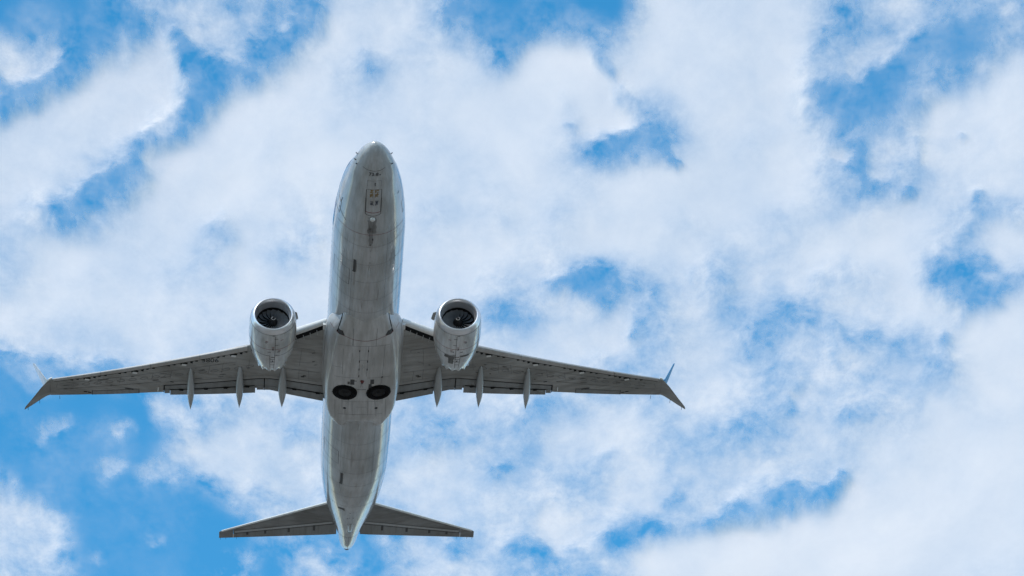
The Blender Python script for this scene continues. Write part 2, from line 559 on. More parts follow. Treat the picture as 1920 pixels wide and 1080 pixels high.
for a in (-62, -118, -35, -145):
    mb.put(*fus_strip([(x, math.radians(a)) for x in np.linspace(6.2, 12.9, 20)], 0.010))
    mb.put(*fus_strip([(x, math.radians(a)) for x in np.linspace(22.6, 29, 20)], 0.010))
decorate(fus, mb.v, mb.f, M['seam2'])
mb = MB()
mb.put(*bstrip([(3.93, 0.35), (3.98, 0.2), (4.01, -0.03), (3.99, -0.25), (3.95, -0.40)], 0.04))
P = [(5.95, 1.60), (5.80, 1.42), (5.73, 1.0), (5.70, 0.44), (5.71, -0.1), (5.76, -0.79), (5.86, -1.35), (5.98, -1.58)]
mb.put(*fus_strip([(x, math.radians(a)) for x, a in zip(pch([-160, -140, -90, -40, -20], [6.05, 5.88, 5.70, 5.78, 5.95], np.linspace(-160, -20, 40)), np.linspace(-160, -20, 40))], 0.026))
decorate(fus, mb.v, mb.f, M['red'])
# soot and fluid stains along the keel
mb = MB()
rnd = random.Random(21)
for (x0, x1, y, w_) in ((4.35, 5.6, 0.0, 0.42), (5.2, 6.6, 0.02, 0.20)):
    n_ = 10
    g = [[belly(lerp(x0, x1, i / n_), y + (j / 6 - 0.5) * w_ * (0.75 + 0.5 * rnd.random()), 0.005)[0] for j in range(7)] for i in range(n_ + 1)]
    mb.put(*loft(g, False, False))
decorate(fus, mb.v, mb.f, M['stain_soft'])

def blade_antenna(x, y, length, height, mat, name='blade_antenna', th=0.035, rake=0.4):
    p, n = belly(x, y, -0.02)
    v_ = []
    for k in range(9):
        u = k / 8
        for (hh, sc, rk) in ((0, 1, 0), (height, 0.55, rake * height)):
            for s in (-1, 1):
                t_ = th * math.sin(math.pi * min(0.98, 0.04 + u * 0.94)) ** 0.7
                xx = x + rk + (u - 0.5) * length * sc
                b, n_ = belly(xx, y, -0.02)
                v_.append(Vector((xx, y + s * t_ / 2 * sc, p.z)) + n * hh)
    f_ = []
    for k in range(8):
        a = 4 * k
        f_ += [(a, a + 4, a + 6, a + 2), (a + 1, a + 3, a + 7, a + 5), (a + 2, a + 6, a + 7, a + 3)]
    f_ += [(0, 2, 3, 1), (32, 33, 35, 34)]
    return add(name, v_, f_, mat, fus)
blade_antenna(8.75, 0.0, 0.85, 0.30, M['pale'])
blade_antenna(22.55, 0.0, 0.85, 0.28, M['pale'])
blade_antenna(5.25, 0.09, 0.22, 0.14, M['ink'], 'drain_mast')
blade_antenna(2.03, -0.06, 0.20, 0.12, M['ink'], 'drain_mast', 0.05)
blade_antenna(6.05, -0.08, 0.14, 0.10, M['ink'], 'drain_mast', 0.06)
# belly lamp behind the nose gear bay
c = belly(4.46, -0.01, 0)[0]
add('belly_lamp', *lathe_z([(0.0, 0.135), (0.05, 0.13), (0.09, 0.10), (0.115, 0.05), (0.12, 0.003)], c, 20), M['pale'], fus)
for (x, r) in ((6.5, 0.055), (7.0, 0.03), (7.49, 0.025), (7.99, 0.04)):
    decorate(fus, *bdisc(x, -0.01, r, r, 0.006, 12), M['seam2'] if r < 0.05 else M['stain'])
# outflow vents
for (x0, x1, y0, y1) in ((7.93, 8.95, 0.70, 0.82), (27.15, 28.35, 0.71, 0.83)):
    add('air_vent', *bpatch(x0, x1, y0, y1, 0.009), M['seam'], fus)
    decorate(fus, *bpatch(x0 + 0.05, x1 - 0.05, y0 - 0.035, y0 - 0.01, 0.008), M['stain'])
    decorate(fus, *bpatch(x1 - 0.1, x1 + 0.02, y0 - 0.0, y1 + 0.03, 0.008), M['ink'])
# pitot probes and vanes on the nose sides
for side in (1, -1):
    for (x, z) in ((0.98, -0.50), (1.18, -0.72), (1.24, -0.94)):
        if side < 0 and z == -0.72:
            continue
        w_, zt, zb, zc = sect(x)
        a = math.asin(max(-1, min(1, (z - zc) / (zc - zb))))
        p = fus_point(x, a)
        n = Vector((0, math.cos(a), math.sin(a)))
        v_ = []
        for (o_, q) in ((0, 0.04), (0.09, 0.03)):
            for (dx, dn) in ((-1, -0.3), (1, -0.3), (1, 0.3), (-1, 0.3)):
                b = p + n * o_ + Vector((dx * q - (0.10 if o_ else 0), 0, dn * q))
                v_.append(Vector((b.x, b.y * side, b.z)))
        add('pitot_probe', v_, [(0, 1, 2, 3), (7, 6, 5, 4), (0, 4, 5, 1), (1, 5, 6, 2), (2, 6, 7, 3), (3, 7, 4, 0)], M['ink'], fus, False)
decorate(fus, *bpatch(3.46, 3.52, -1.35, -1.27, 0.008), M['ink'])

# ---- belly fairing lines
mb = MB()
for pts in ([(15.0, 0.23), (17.68, 0.21)], [(15.0, -0.22), (17.6, -0.20)], [(15.3, 1.10), (17.5, 1.08)], [(15.0, -1.08), (17.6, -1.04)],
            [(18.80, 0.26), (18.80, -0.22)], [(19.9, 1.0), (19.9, -1.05)], [(15.0, 1.4), (15.0, -1.35)], [(17.75, 1.5), (17.75, 0.25)], [(17.75, -0.25), (17.75, -1.5)],
            [(19.85, 1.39), (21.6, 1.33)], [(19.95, 0.48), (21.2, 0.43)], [(19.9, -0.36), (21.2, -0.40)], [(19.75, -1.30), (21.5, -1.34)],
            [(21.1, 1.2), (21.1, -1.2)], [(18.95, 1.6), (18.95, 1.86)], [(18.95, -1.6), (18.95, -1.86)], [(16.2, 0.22), (16.2, -0.21)], [(16.9, 1.09), (16.9, 1.6)],
            [(13.6, 0.62), (15.0, 0.6)], [(13.6, -0.62), (15.0, -0.6)], [(20.4, 0.26), (20.4, -0.3)]):
    mb.put(*bstrip(pts, 0.018))
decorate(fair, mb.v, mb.f, M['seam2'])
mb = MB()
mb.put(*bstrip([(18.80, 0.24), (18.80, -0.21)], 0.03, 0.008))
for (x, y) in ((15.4, 0.235), (15.4, -0.22), (16.3, 0.225), (16.3, -0.21), (17.0, 0.22), (17.0, -0.205), (17.6, 0.21)):
    mb.put(*bstrip([(x - 0.09, y), (x + 0.09, y)], 0.05, 0.008))
for (x, y) in ((20.52, 0.86), (20.52, -0.82)):
    mb.put(*bdisc(x, y, 0.085, 0.085, 0.009))
mb.put(*bdisc(17.74, -1.03, 0.06, 0.05, 0.009))
decorate(fair, mb.v, mb.f, M['ink'])
mb = MB()
mb.put(*bstrip([(14.12, 1.80), (14.13, 1.5), (14.25, 1.1), (14.45, 0.6), (14.56, 0.12), (14.56, -0.15), (14.45, -0.62), (14.25, -1.1), (14.13, -1.5), (14.12, -1.8)], 0.026, 0.008))
decorate(fair, mb.v, mb.f, M['red'])
mb = MB()
for (x0, x1, y0, y1) in ((17.9, 18.36, 0.42, 0.64), (17.9, 18.3, -0.42, -0.62), (18.3, 18.7, -0.34, -0.5)):
    mb.put(*bpatch(x0, x1, y0, y1, 0.008))
decorate(fair, mb.v, mb.f, M['seam'])
mb = MB()
for (x0, x1, y0, y1) in ((18.1, 18.35, 0.66, 0.78), (18.0, 18.06, 0.3, 0.42), (17.95, 18.3, 0.08, -0.04), (14.4, 14.95, 0.63, 0.60)):
    mb.put(*bpatch(x0, x1, y0, y1, 0.007))
decorate(fair, mb.v, mb.f, M['stain'])
c = belly(18.05, 0.01, 0)[0]
add('beacon_light', *lathe_z([(0.0, 0.10), (0.05, 0.095), (0.10, 0.06), (0.12, 0.003)], c, 16), M['beacon'], fair)
blade_antenna(16.75, 0.02, 0.5, 0.16, M['pale'])
# ram air inlets at the front corners
for side in (1, -1):
    v_, f_ = bstrip([(12.95, side * 1.20), (13.3, side * 1.27), (13.8, side * 1.37), (14.2, side * 1.46)], 0.06, 0.012)
    add('air_inlet_edge', v_, f_, M['dark'], fair)
    g = [[belly(lerp(13.55, 14.22, i / 6), side * lerp(lerp(1.30, 1.06, i / 6), lerp(1.33, 1.44, i / 6), j / 4), 0.010)[0] for j in range(5)] for i in range(7)]
    add('air_inlet', *loft(g[3:], False, False), M['seam'], fair)
    decorate(fair, *loft(g[:4], False, False), M['fairing_light'])
mb = MB()
rnd = random.Random(31)
for (x, y, L) in ((20.55, 0.86, 0.9), (20.55, -0.82, 1.0), (19.72, 0.7, 0.8), (19.74, 1.0, 1.1), (19.74, -0.75, 1.2), (19.72, -1.1, 0.7), (18.15, 0.02, 0.5), (15.6, 0.62, 0.8), (17.78, -1.03, 0.9), (16.0, -0.5, 0.7)):
    for k in range(2):
        mb.put(*bstrip([(x, y + rnd.uniform(-0.05, 0.05)), (x + L * rnd.uniform(0.5, 1), y + rnd.uniform(-0.08, 0.08))], rnd.uniform(0.02, 0.04), 0.0065))
decorate(fair, mb.v, mb.f, M['stain_faint'])
mb = MB()
for (x, y, L) in ((6.1, -0.05, 1.0), (9.0, 0.76, 1.3), (8.2, 0.0, 0.8), (10.4, -0.5, 1.2), (28.4, 0.75, 1.2), (25.0, 0.3, 1.5), (26.2, -0.35, 1.4), (11.0, 0.3, 1.2)):
    for k in range(2):
        mb.put(*bstrip([(x, y + rnd.uniform(-0.05, 0.05)), (x + L * rnd.uniform(0.5, 1), y + rnd.uniform(-0.06, 0.06))], rnd.uniform(0.02, 0.04), 0.0065))
decorate(fus, mb.v, mb.f, M['stain_faint'])
# retracted main wheels over discs coloured dark for the shade of their wells
for side in (1, -1):
    cx_, cy_ = 19.09, 0.895 * side
    c, n = belly(cx_, cy_, 0.0)
    n = Vector((0, math.sin(math.radians(7)) * side, -math.cos(math.radians(7))))
    t1 = Vector((1, 0, 0))
    t2 = n.cross(t1)
    def wheel_lathe(prof, k=64):
        return loft([[c + n * h + t1 * (r * math.cos(2 * math.pi * i / k)) + t2 * (r * math.sin(2 * math.pi * i / k)) for i in range(k)] for r, h in prof], True, False)
    rnd = random.Random(8)
    add('wheel_well_shade', *wheel_lathe([(0.655, -0.03), (0.655, 0.012), (0.60, 0.016), (0.40, 0.017), (0.01, 0.018)]), M['dark'], fair)
    whl = add('main_wheel', *wheel_lathe([(0.60, 0.0), (0.585, 0.035), (0.53, 0.065), (0.44, 0.075), (0.37, 0.06), (0.34, 0.035), (0.33, 0.0)]), M['tyre'], fair)
    add('wheel_hub', *wheel_lathe([(0.345, 0.03), (0.30, 0.045), (0.24, 0.03), (0.20, 0.045), (0.12, 0.05), (0.10, 0.08), (0.04, 0.085), (0.005, 0.085)]), M['hub'], fair)
    mb = MB()
    for k in range(16):                                              # brush seal fraying round the well
        a0 = rnd.uniform(0, 2 * math.pi)
        r0, r1, da = 0.64, rnd.uniform(0.68, 0.76), rnd.uniform(0.02, 0.05)
        pts = [(cx_ + r * math.cos(a), cy_ + r * math.sin(a)) for r, a in ((r0, a0 - da), (r1, a0), (r0, a0 + da))]
        mb.put([belly(x, y, 0.010)[0] for x, y in pts], [(0, 1, 2)])
    decorate(fair, mb.v, mb.f, M['dark'])
# wing root fillet edges
for side in (1, -1):
    mb = MB()
    mb.put(*bstrip([(14.3, 1.92 * side), (15.5, 2.02 * side), (17.5, 2.06 * side), (19.2, 2.03 * side)], 0.025, 0.008))
    decorate(fair, mb.v, mb.f, M['seam2'])

# ---- tail end: jacking and drain marks, stains, tail skid and the exhaust of the small turbine
mb = MB()
for (x, y) in ((32.2, 0.11), (31.9, 0.45), (33.0, 0.1), (33.0, -0.1), (33.1, 0.22)):
    mb.put(*bdisc(x, y, 0.05, 0.045, 0.007, 12))
decorate(fus, mb.v, mb.f, M['ink'])
decorate(fus, *bpatch(31.55, 31.85, 0.42, 0.80, 0.007), M['brown'])
decorate(fus, *bpatch(31.6, 31.8, 0.47, 0.74, 0.010), M['seam'])
mb = MB()
mb.put(*bstrip([(34.2, 0.17), (35.3, 0.17), (35.55, 0.10), (35.6, 0), (35.55, -0.10), (35.3, -0.17), (34.2, -0.17)], 0.035, 0.012))
decorate(fus, mb.v, mb.f, M['pale'])
sk = add('tail_skid', *spindle([(34.1, 0, -0.40, -0.52, 0.10), (34.6, 0, -0.2, -0.46, 0.13), (35.2, 0, -0.05, -0.26, 0.12), (35.5, 0, 0.0, -0.09, 0.06)]), M['track'], fus)
decorate(sk, *bdisc(35.35, 0, 0.10, 0.07, 0.06), M['ink'])
add('turbine_exhaust', *lathe_x([(38.72, 0.20), (38.98, 0.17), (39.0, 0.14), (38.8, 0.13), (38.7, 0.01)], 0, 1.27, 28), M['brown'], fus)
mb = MB()
mb.put(*fus_strip(ring_pts(36.35, -170, -10, 30), 0.03))
mb.put(*bstrip([(36.3, 0.0), (38.5, 0.0)], 0.025, 0.008))
decorate(fus, mb.v, mb.f, M['seam2'])


# ---- wings
def zw(y):
    a = max(abs(y) - 1.9, 0)
    return -1.2 + a * 0.105 + 0.0042 * a * a
LE_Y = [1.2, 1.9, 3.54, 4.9, 6.17, 11.97, 16.49]
TE_Y = [1.2, 1.9, 3.9, 4.8, 5.5, 10.53, 11.8, 16.60]
LE_X0 = [13.4, 14.12, 15.33, 16.32, 17.18, 20.33, 22.77]
TE_X0 = [21.85, 21.57, 21.17, 20.98, 21.08, 22.33, 22.74, 24.28]
def le(y):
    c = np.interp(y, TE_Y, TE_X0) - np.interp(y, LE_Y, LE_X0)
    return float(np.interp(y, LE_Y, LE_X0) + 1.33 * 0.045 * c)
def te(y):
    return float(np.interp(y, TE_Y, TE_X0))
def low(y, s):
    """Underside height at span y, chord fraction s."""
    c = te(y) - le(y)
    t = 0.05 * c
    if s < 0.3:
        q = math.sqrt(max(0.0, 1 - (1 - s / 0.3) ** 2))
        h = 0.045 * c * (1 - q)
    else:
        u = (s - 0.3) / 0.7
        h = 0.02 * c * u * u
    return zw(y) + h
def upp(y, s):
    c = te(y) - le(y)
    tc_ = np.interp(y, [1.9, 5.5, 16.5], [0.135, 0.115, 0.095])
    h = tc_ * c * (1.4845 * math.sqrt(max(s, 0)) - 0.63 * s - 1.758 * s**2 + 1.4215 * s**3 - 0.5075 * s**4) / 0.5
    return zw(y) + 0.045 * c * (1 - s) + 0.02 * c * s + h * 0.62
def wpt(x, y, off=0.0):
    s = min(max((x - le(y)) / (te(y) - le(y)), 0), 1)
    return Vector((x, y, low(y, s) - off))
HY = [1.2, 1.9, 3.92, 5.11, 5.55, 10.39]
HX = [20.2, 20.11, 19.88, 19.86, 19.99, 21.63]
def hinge(y):
    return float(np.interp(y, HY, HX))
SPY, SPX = [1.9, 3.87, 5.6, 5.72, 10.18], [20.87, 20.58, 20.66, 20.72, 22.03]
def split(y):
    return float(np.interp(y, SPY, SPX))

def mir(v, side):
    return [Vector((p[0], p[1] * side, p[2])) for p in v]

def wstrip(pts, w, off=0.006, step=0.25):
    P = []
    for (a, b) in zip(pts, pts[1:]):
        L = math.hypot(b[0] - a[0], b[1] - a[1])
        k = max(1, int(L / step))
        P += [(lerp(a[0], b[0], i / k), lerp(a[1], b[1], i / k)) for i in range(k)]
    P.append(pts[-1])
    Q = [wpt(x, y, off) for x, y in P]
    v_ = []
    for i, p in enumerate(Q):
        t = (Q[min(i + 1, len(Q) - 1)] - Q[max(i - 1, 0)]).normalized()
        s = t.cross(Vector((0, 0, -1))).normalized() * (w / 2)
        v_ += [p - s, p + s]
    return v_, [(2 * i, 2 * i + 1, 2 * i + 3, 2 * i + 2) for i in range(len(Q) - 1)]

def wpatch(pts, off=0.006):
    return [wpt(x, y, off) for x, y in pts], [tuple(range(len(pts)))]

def ring_wing(y):
    """One wing section; inboard of 10.45 m the underside steps up behind the flap gap."""
    flap = y < 10.45
    l, t_ = le(y), te(y)
    c = t_ - l
    P = []
    if flap:
        sh = (hinge(y) - 0.02 - l) / c
        su = (hinge(y) + 0.88 * (t_ - hinge(y)) - l) / c
        for i in range(17):
            P.append((l + c * sh * (i / 16) ** 1.6, y, low(y, sh * (i / 16) ** 1.6)))
        for k in range(4):
            s = lerp(sh, su, k / 3)
            P.append((l + c * s, y, low(y, s) + 0.11 * (1 - k / 3) + 0.05))
        for i in range(16):
            s = su * (1 - i / 16) ** 1.6
            P.append((l + c * s, y, max(upp(y, s), low(y, s) + 0.07) if s > 0.05 else upp(y, s)))
    else:
        for i in range(17):
            s = (i / 16) ** 1.6 * 0.99
            P.append((l + c * s, y, low(y, s)))
        for k in range(4):
            s = 0.99 + 0.003 * k
            P.append((l + c * s, y, low(y, s) + 0.004 * k))
        for i in range(16):
            s = (1 - i / 16) ** 1.6
            P.append((l + c * s, y, max(upp(y, s), low(y, s) + 0.012)))
    return P

def wedge(fx0, fx1, ys, drop0=0.0, drop1=0.0, th=0.22):
    """A flap panel between two spanwise lines, rounded nose, thin trailing edge."""
    rings_ = []
    for y in ys:
        a, b = fx0(y), fx1(y)
        c = b - a
        R_ = []
        for i in range(9):
            s = (i / 8)
            z = wpt(lerp(a, b, s), y).z - lerp(drop0, drop1, s)
            R_.append((lerp(a, b, s), y, z + (0.06 * (1 - s / 0.12) ** 2 if s < 0.12 else 0)))
        for i in range(9):
            s = 1 - i / 8
            z = wpt(lerp(a, b, s), y).z - lerp(drop0, drop1, s)
            t = th * c * (1 - s) ** 0.8 * min(1, (s + 0.05) * 4) + 0.015
            R_.append((lerp(a, b, s), y, z + t))
        rings_.append(R_)
    return loft(rings_)

ENG_X, ENG_Y, ENG_Z = 12.681, 4.83, -1.863

def make_wing(side):
    ys = [1.2, 1.6, 1.9, 2.3, 2.8, 3.3, 3.8, 4.3, 4.8, 5.3, 5.9, 6.6, 7.5, 8.5, 9.5, 10.2, 10.449, 10.451, 11, 12, 13, 14, 15, 16, 16.5]
    w = add('wing', *(lambda q: (mir(q[0], side), q[1]))(loft([ring_wing(y) for y in ys])), M['wing'], air)
    def sub(name, vf, mat, parent=w, smooth=True):
        return add(name, mir(vf[0], side), vf[1], mat, parent, smooth)
    # slats along the outer leading edge: a shell wrapped round the nose of the section
    cuts = [6.05, 8.55, 11.15, 13.8, 16.35]
    for a, b in zip(cuts, cuts[1:]):
        rings_ = []
        for k in range(9):
            y = lerp(a + 0.012, b - 0.012, k / 8)
            l, c = le(y), te(y) - le(y)
            R_ = []
            for i in range(9):
                s = 0.145 * c ** -0.45 * (1 - i / 8) ** 1.8
                R_.append((l + c * s - 0.05, y, low(y, s) - 0.035 + 0.02 * (1 - i / 8)))
            for i in range(1, 8):
                s = 0.16 * (i / 7) ** 1.6
                R_.append((l + c * s - 0.05, y, upp(y, s) + 0.01))
            for i in range(3):
                R_.append((l + c * lerp(0.14, 0.03, i / 2), y, lerp(upp(y, 0.12), low(y, 0.02), i / 2)))
            rings_.append(R_)
        sub('slat', loft(rings_), M['slat'])
    # dark gap and slat track openings behind the slats
    mb = MB()
    def slat_end(y):
        c = te(y) - le(y)
        return le(y) + c * 0.145 * c ** -0.45 - 0.02
    mb.put(*wstrip([(slat_end(y) + 0.005, y) for y in np.linspace(6.2, 16.3, 30)], 0.035, 0.008))
    for y in (6.75, 9.35, 11.95, 14.5):
        x = slat_end(y)
        mb.put(*wpatch([(x - 0.02, y - 0.18), (x + 0.10, y - 0.14), (x + 0.10, y - 0.02), (x + 0.16, y + 0.16), (x + 0.24, y + 0.20), (x + 0.05, y + 0.24), (x, y + 0.2)], 0.012))
        for dy in (-0.95, -0.62, 0.55, 0.85):
            x2 = slat_end(y + dy)
            mb.put(*wpatch([(x2 - 0.01, y + dy - 0.08), (x2 + 0.075, y + dy - 0.07), (x2 + 0.085, y + dy + 0.07), (x2, y + dy + 0.08)], 0.012))
        y3 = y - 0.36
        x2 = slat_end(y3)
        mb.put(*wpatch([(x2 - 0.01, y3 - 0.09), (x2 + 0.15, y3 - 0.06), (x2 + 0.13, y3 + 0.06), (x2, y3 + 0.06)], 0.012))
    decorate(w, mir(mb.v, side), mb.f, M['dark'])
    for y in (6.75, 9.35, 11.95, 14.5):
        x = slat_end(y)
        sub('slat_track', wpatch([(x + 0.10, y - 0.12), (x + 0.24, y - 0.09), (x + 0.26, y + 0.16), (x + 0.12, y + 0.13)], 0.025), M['pale'], smooth=False)
    # inner leading edge between body and engine: rounded krueger flap, dark strip painting the shaded bay
    rings_, bay = [], []
    for k in range(15):
        y = lerp(2.02, 4.35, k / 14)
        r = lerp(0.16, 0.20, k / 14)
        p = Vector((le(y) - 0.05, y, low(y, 0) - 0.06))
        rings_.append([(p.x + 1.25 * r * math.cos(2 * math.pi * j / 14), y, p.z + r * math.sin(2 * math.pi * j / 14)) for j in range(14)])
        bay.append((le(y) + lerp(0.30, 0.42, k / 14), y))
    sub('krueger_flap', loft(rings_), M['pale'])
    sub('krueger_bay_shade', wstrip(bay, 0.42, 0.03), M['dark'])
    for y in (2.5, 2.85, 3.2, 3.55, 3.9):
        sub('bay_rib', wstrip([(le(y) + 0.13, y + 0.0), (le(y) + 0.62, y - 0.1)], 0.035, 0.045), M['track'], smooth=False)
    sub('slat_end_plate', (lambda b: (b.box((le(2.0) + 0.12, 2.05, low(2.0, .05) - 0.08), (0.42, 0.22, 0.14)), (b.v, b.f))[1])(MB()), M['pale'], smooth=False)
    # flaps: fore and aft panels, inboard and outboard of the engine, and the exhaust gate between them
    Y = lambda a, b, n=9: [lerp(a, b, i / (n - 1)) for i in range(n)]
    g = 0.035
    sub('flap', wedge(lambda y: hinge(y) + g, lambda y: split(y) - g, Y(1.93, 5.07), 0.0, -0.01), M['flap'])
    sub('flap', wedge(lambda y: split(y) + g, te, Y(1.95, 3.93), 0.02, 0.02), M['flap'])
    sub('flap', wedge(lambda y: split(y) - g * 0.9, lambda y: te(y) - 0.02, Y(4.0, 5.07), 0.0, 0.0), M['flap'])
    sub('flap', wedge(lambda y: hinge(y) + g, lambda y: split(y) - g, Y(5.13, 10.38), 0.0, -0.01), M['flap'])
    sub('flap', wedge(lambda y: split(y) - g, lambda y: te(y) - 0.02, Y(5.13, 5.49, 3), 0.0, 0.0), M['flap'])
    sub('flap', wedge(lambda y: split(y) - g, lambda y: te(y) + 0.10, Y(10.1, 10.38, 3), 0.0, 0.0), M['flap'])
    sub('flap', wedge(lambda y: split(y) + g, lambda y: te(y) + 0.21, Y(5.57, 10.08, 12), 0.025, 0.03), M['flap'])
    mb = MB()                                                        # hinge brackets in the slot
    for y in (2.25, 3.5, 6.0, 7.15, 8.2, 9.5):
        mb.put(*wpatch([(split(y) - 0.05, y - 0.13), (split(y) + 0.09, y - 0.09), (split(y) + 0.09, y + 0.09), (split(y) - 0.05, y + 0.13)], 0.035))
    mb.put(*wstrip([(hinge(y) + 0.01, y) for y in Y(1.95, 10.39, 30)], 0.075, -0.004))
    mb.put(*wstrip([(split(y), y) for y in Y(1.95, 3.93, 8)], 0.08, 0.004))
    mb.put(*wstrip([(split(y), y) for y in Y(5.62, 10.05, 12)], 0.055, 0.004))
    mb.put(*wstrip([(hinge(10.4), 10.40), (te(10.4) + 0.02, 10.42)], 0.05, 0.008))
    mb.put(*wstrip([(hinge(5.1), 5.10), (te(5.1), 5.10)], 0.05, 0.008))
    decorate(w, mir(mb.v, side), mb.f, M['dark'])
    # flap track fairings
    for (xf, xt, yy, w0, zt_) in ((18.66, 21.73, 4.15, 0.22, -1.37), (18.98, 22.17, 6.41, 0.20, -1.08), (19.70, 22.89, 9.0, 0.19, -0.67)):
        path = []
        for k in range(25):
            u = k / 24
            x = lerp(xf, xt, u)
            env = min(1.0, 0.30 + 0.70 * math.sin(math.pi * min(u / 0.56, 1) * 0.5)) * (1 - (max(0.0, u - 0.55) / 0.45) ** 1.7)
            if u < 0.04: env *= (u / 0.04) ** 0.5
            wd = w0 * max(env, 0.03)
            deep = 0.34 * min(1, (u / 0.35)) ** 0.7 * (1 - (max(0.0, u - 0.5) / 0.5) ** 1.5)
            zl = lerp(zw(yy) - 0.01, zt_, max(0, (u - 0.35) / 0.65)) - deep
            zup = lerp(zw(yy) + 0.12, zt_ + 0.02, max(0, (u - 0.55) / 0.45))
            if u > 0.98: zl, zup = zt_ - 0.012, zt_ + 0.012
            path.append((x, yy, zup, min(zl, zup - 0.02), wd))
        sub('flap_track_fairing', spindle(path), M['track'])
    # aileron, with its gap lines and tab
    sub('aileron', wedge(lambda y: te(y) - lerp(0.42, 0.34, (y - 11.2) / 3.1) , lambda y: te(y) + 0.0, Y(11.75, 14.25), 0.012, 0.004, th=0.1), M['flap'])
    mb = MB()
    mb.put(*wstrip([(te(y) - lerp(0.44, 0.36, (y - 11.2) / 3.1), y) for y in Y(11.75, 14.25, 8)], 0.03, 0.018))
    for y in (11.75, 14.25):
        mb.put(*wstrip([(te(y) - 0.45, y), (te(y) - 0.01, y)], 0.035, 0.02))
    mb.put(*wstrip([(te(12.2) - 0.46, 12.05), (te(12.2) - 0.46, 12.5)], 0.10, 0.022))
    # access panels, spar lines and rib lines
    sp = lambda y, s: (le(y) + (te(y) - le(y)) * s, y)
    mb.put(*wstrip([sp(y, 0.60) for y in Y(10.6, 16.2, 12)], 0.018, 0.01))
    decorate(w, mir(mb.v, side), mb.f, M['seam'])
    mb = MB()
    mb.put(*wstrip([sp(y, 0.27) for y in Y(6.6, 16.0, 20)], 0.022, 0.01))
    mb.put(*wstrip([(hinge(y) - 0.30, y) for y in Y(2.2, 10.3, 24)], 0.025, 0.01))
    for y in (3.2, 5.9, 7.3, 8.0, 10.0, 11.0, 12.7, 13.9, 15.2, 16.1):
        mb.put(*wstrip([sp(y, 0.24), sp(y + 0.1, 0.5)], 0.018, 0.01))
    rnd = random.Random(11)
    for k in range(16):                                              # oval fuel tank access plates
        y = 5.9 + 0.62 * k
        a, b = 0.20, 0.10
        c0 = sp(y, 0.42)
        pts = [(c0[0] + b * math.sin(t) + 0.45 * a * math.cos(t), y + a * math.cos(t)) for t in np.linspace(0, 2 * math.pi, 17)]
        mb.put(*wstrip(pts, 0.03, 0.01))
    mb.put(*wstrip([(16.9, 2.55), (16.8, 4.1)], 0.03, 0.01))
    mb.put(*wstrip([(16.9, 2.55), (17.1, 2.56)], 0.03, 0.01))
    mb.put(*wstrip([(18.9, 2.2), (18.75, 4.2)], 0.03, 0.01))
    mb.put(*wstrip([(18.75, 2.8), (19.7, 2.75)], 0.02, 0.01))
    mb.put(*wstrip([(18.75, 3.3), (19.7, 3.3)], 0.02, 0.01))
    decorate(w, mir(mb.v, side), mb.f, M['seam2'])
    mb = MB()
    rnd = random.Random(5 if side > 0 else 9)
    for k in range(30):                                              # grime blotches and small drains
        y = rnd.uniform(2.4, 16)
        x, _ = sp(y, rnd.uniform(0.25, 0.62))
        a, b = rnd.uniform(0.05, 0.22), rnd.uniform(0.015, 0.05)
        pts = [(x + b * math.sin(t) * rnd.uniform(0.6, 1.3) + 0.35 * a * math.cos(t), y + a * math.cos(t)) for t in np.linspace(0, 2 * math.pi, 13)[:-1]]
        mb.put(*wpatch(pts, 0.012))
    decorate(w, mir(mb.v, side), mb.f, M['stain'])
    mb = MB()
    for (x, y) in ((23.33, 14.62), (23.35, 14.4), (21.2, 10.0), (19.3, 3.0), (19.4, 3.1)):
        mb.put(*wpatch([(x - 0.035, y - 0.09), (x + 0.035, y - 0.09), (x + 0.035, y + 0.09), (x - 0.035, y + 0.09)], 0.014))
    decorate(w, mir(mb.v, side), mb.f, M['dark'])
    # small light bump near the flap end
    sub('drain_mast', spindle([(21.85, 10.72, zw(10.7) + .05, zw(10.7) - .01, .02), (22.0, 10.72, zw(10.7) + .05, zw(10.7) - 0.06, .035), (22.2, 10.74, zw(10.7) + .06, zw(10.7) - 0.04, .02)]), M['pale'])

    # split winglet: upper and lower blades as lofts
    def blade(stations, t_):
        rings_ = []
        for (lx, tx, y, z, ny, nz) in stations:
            c = tx - lx
            R_ = []
            for i in range(10):
                s = (i / 9) ** 1.5
                th = t_ * c * (math.sqrt(s) * 1.5 - 1.45 * s) + 0.006
                R_.append((lx + c * s, y + ny * th, z + nz * th))
            for i in range(1, 10):
                s = (1 - i / 9) ** 1.5
                th = t_ * c * (math.sqrt(s) * 1.5 - 1.45 * s) + 0.006
                R_.append((lx + c * s, y - ny * th, z - nz * th))
            rings_.append(R_)
        return loft(rings_)
    lo = [(le(16.45) + 0.0, te(16.5), 16.45, zw(16.5) + 0.09, 0.0, -1.0), (22.98, 24.29, 16.65, 1.27, .1, -1.0), (23.12, 24.33, 16.78, 1.22, .25, -.96),
          (23.36, 24.40, 17.0, 1.10, .40, -.9), (24.0, 24.55, 17.5, 0.80, .48, -.87), (24.40, 24.63, 17.84, 0.60, .5, -.86), (24.52, 24.64, 17.88, 0.57, .5, -.86)]
    wl = sub('lower_winglet', blade(lo, 0.10), M['wing'])
    up_ = [(22.95, 24.2, 16.55, 1.32, .3, -.95), (23.1, 24.25, 16.72, 1.48, .85, -.5), (23.25, 24.28, 16.82, 1.75, .95, -.28), (23.75, 24.40, 17.16, 2.65, .96, -.27),
           (24.05, 24.46, 17.36, 3.2, .96, -.27), (24.28, 24.50, 17.45, 3.42, .96, -.27)]
    sub('upper_winglet', blade(up_, 0.08), M['cowl'] if side > 0 else M['blue'])
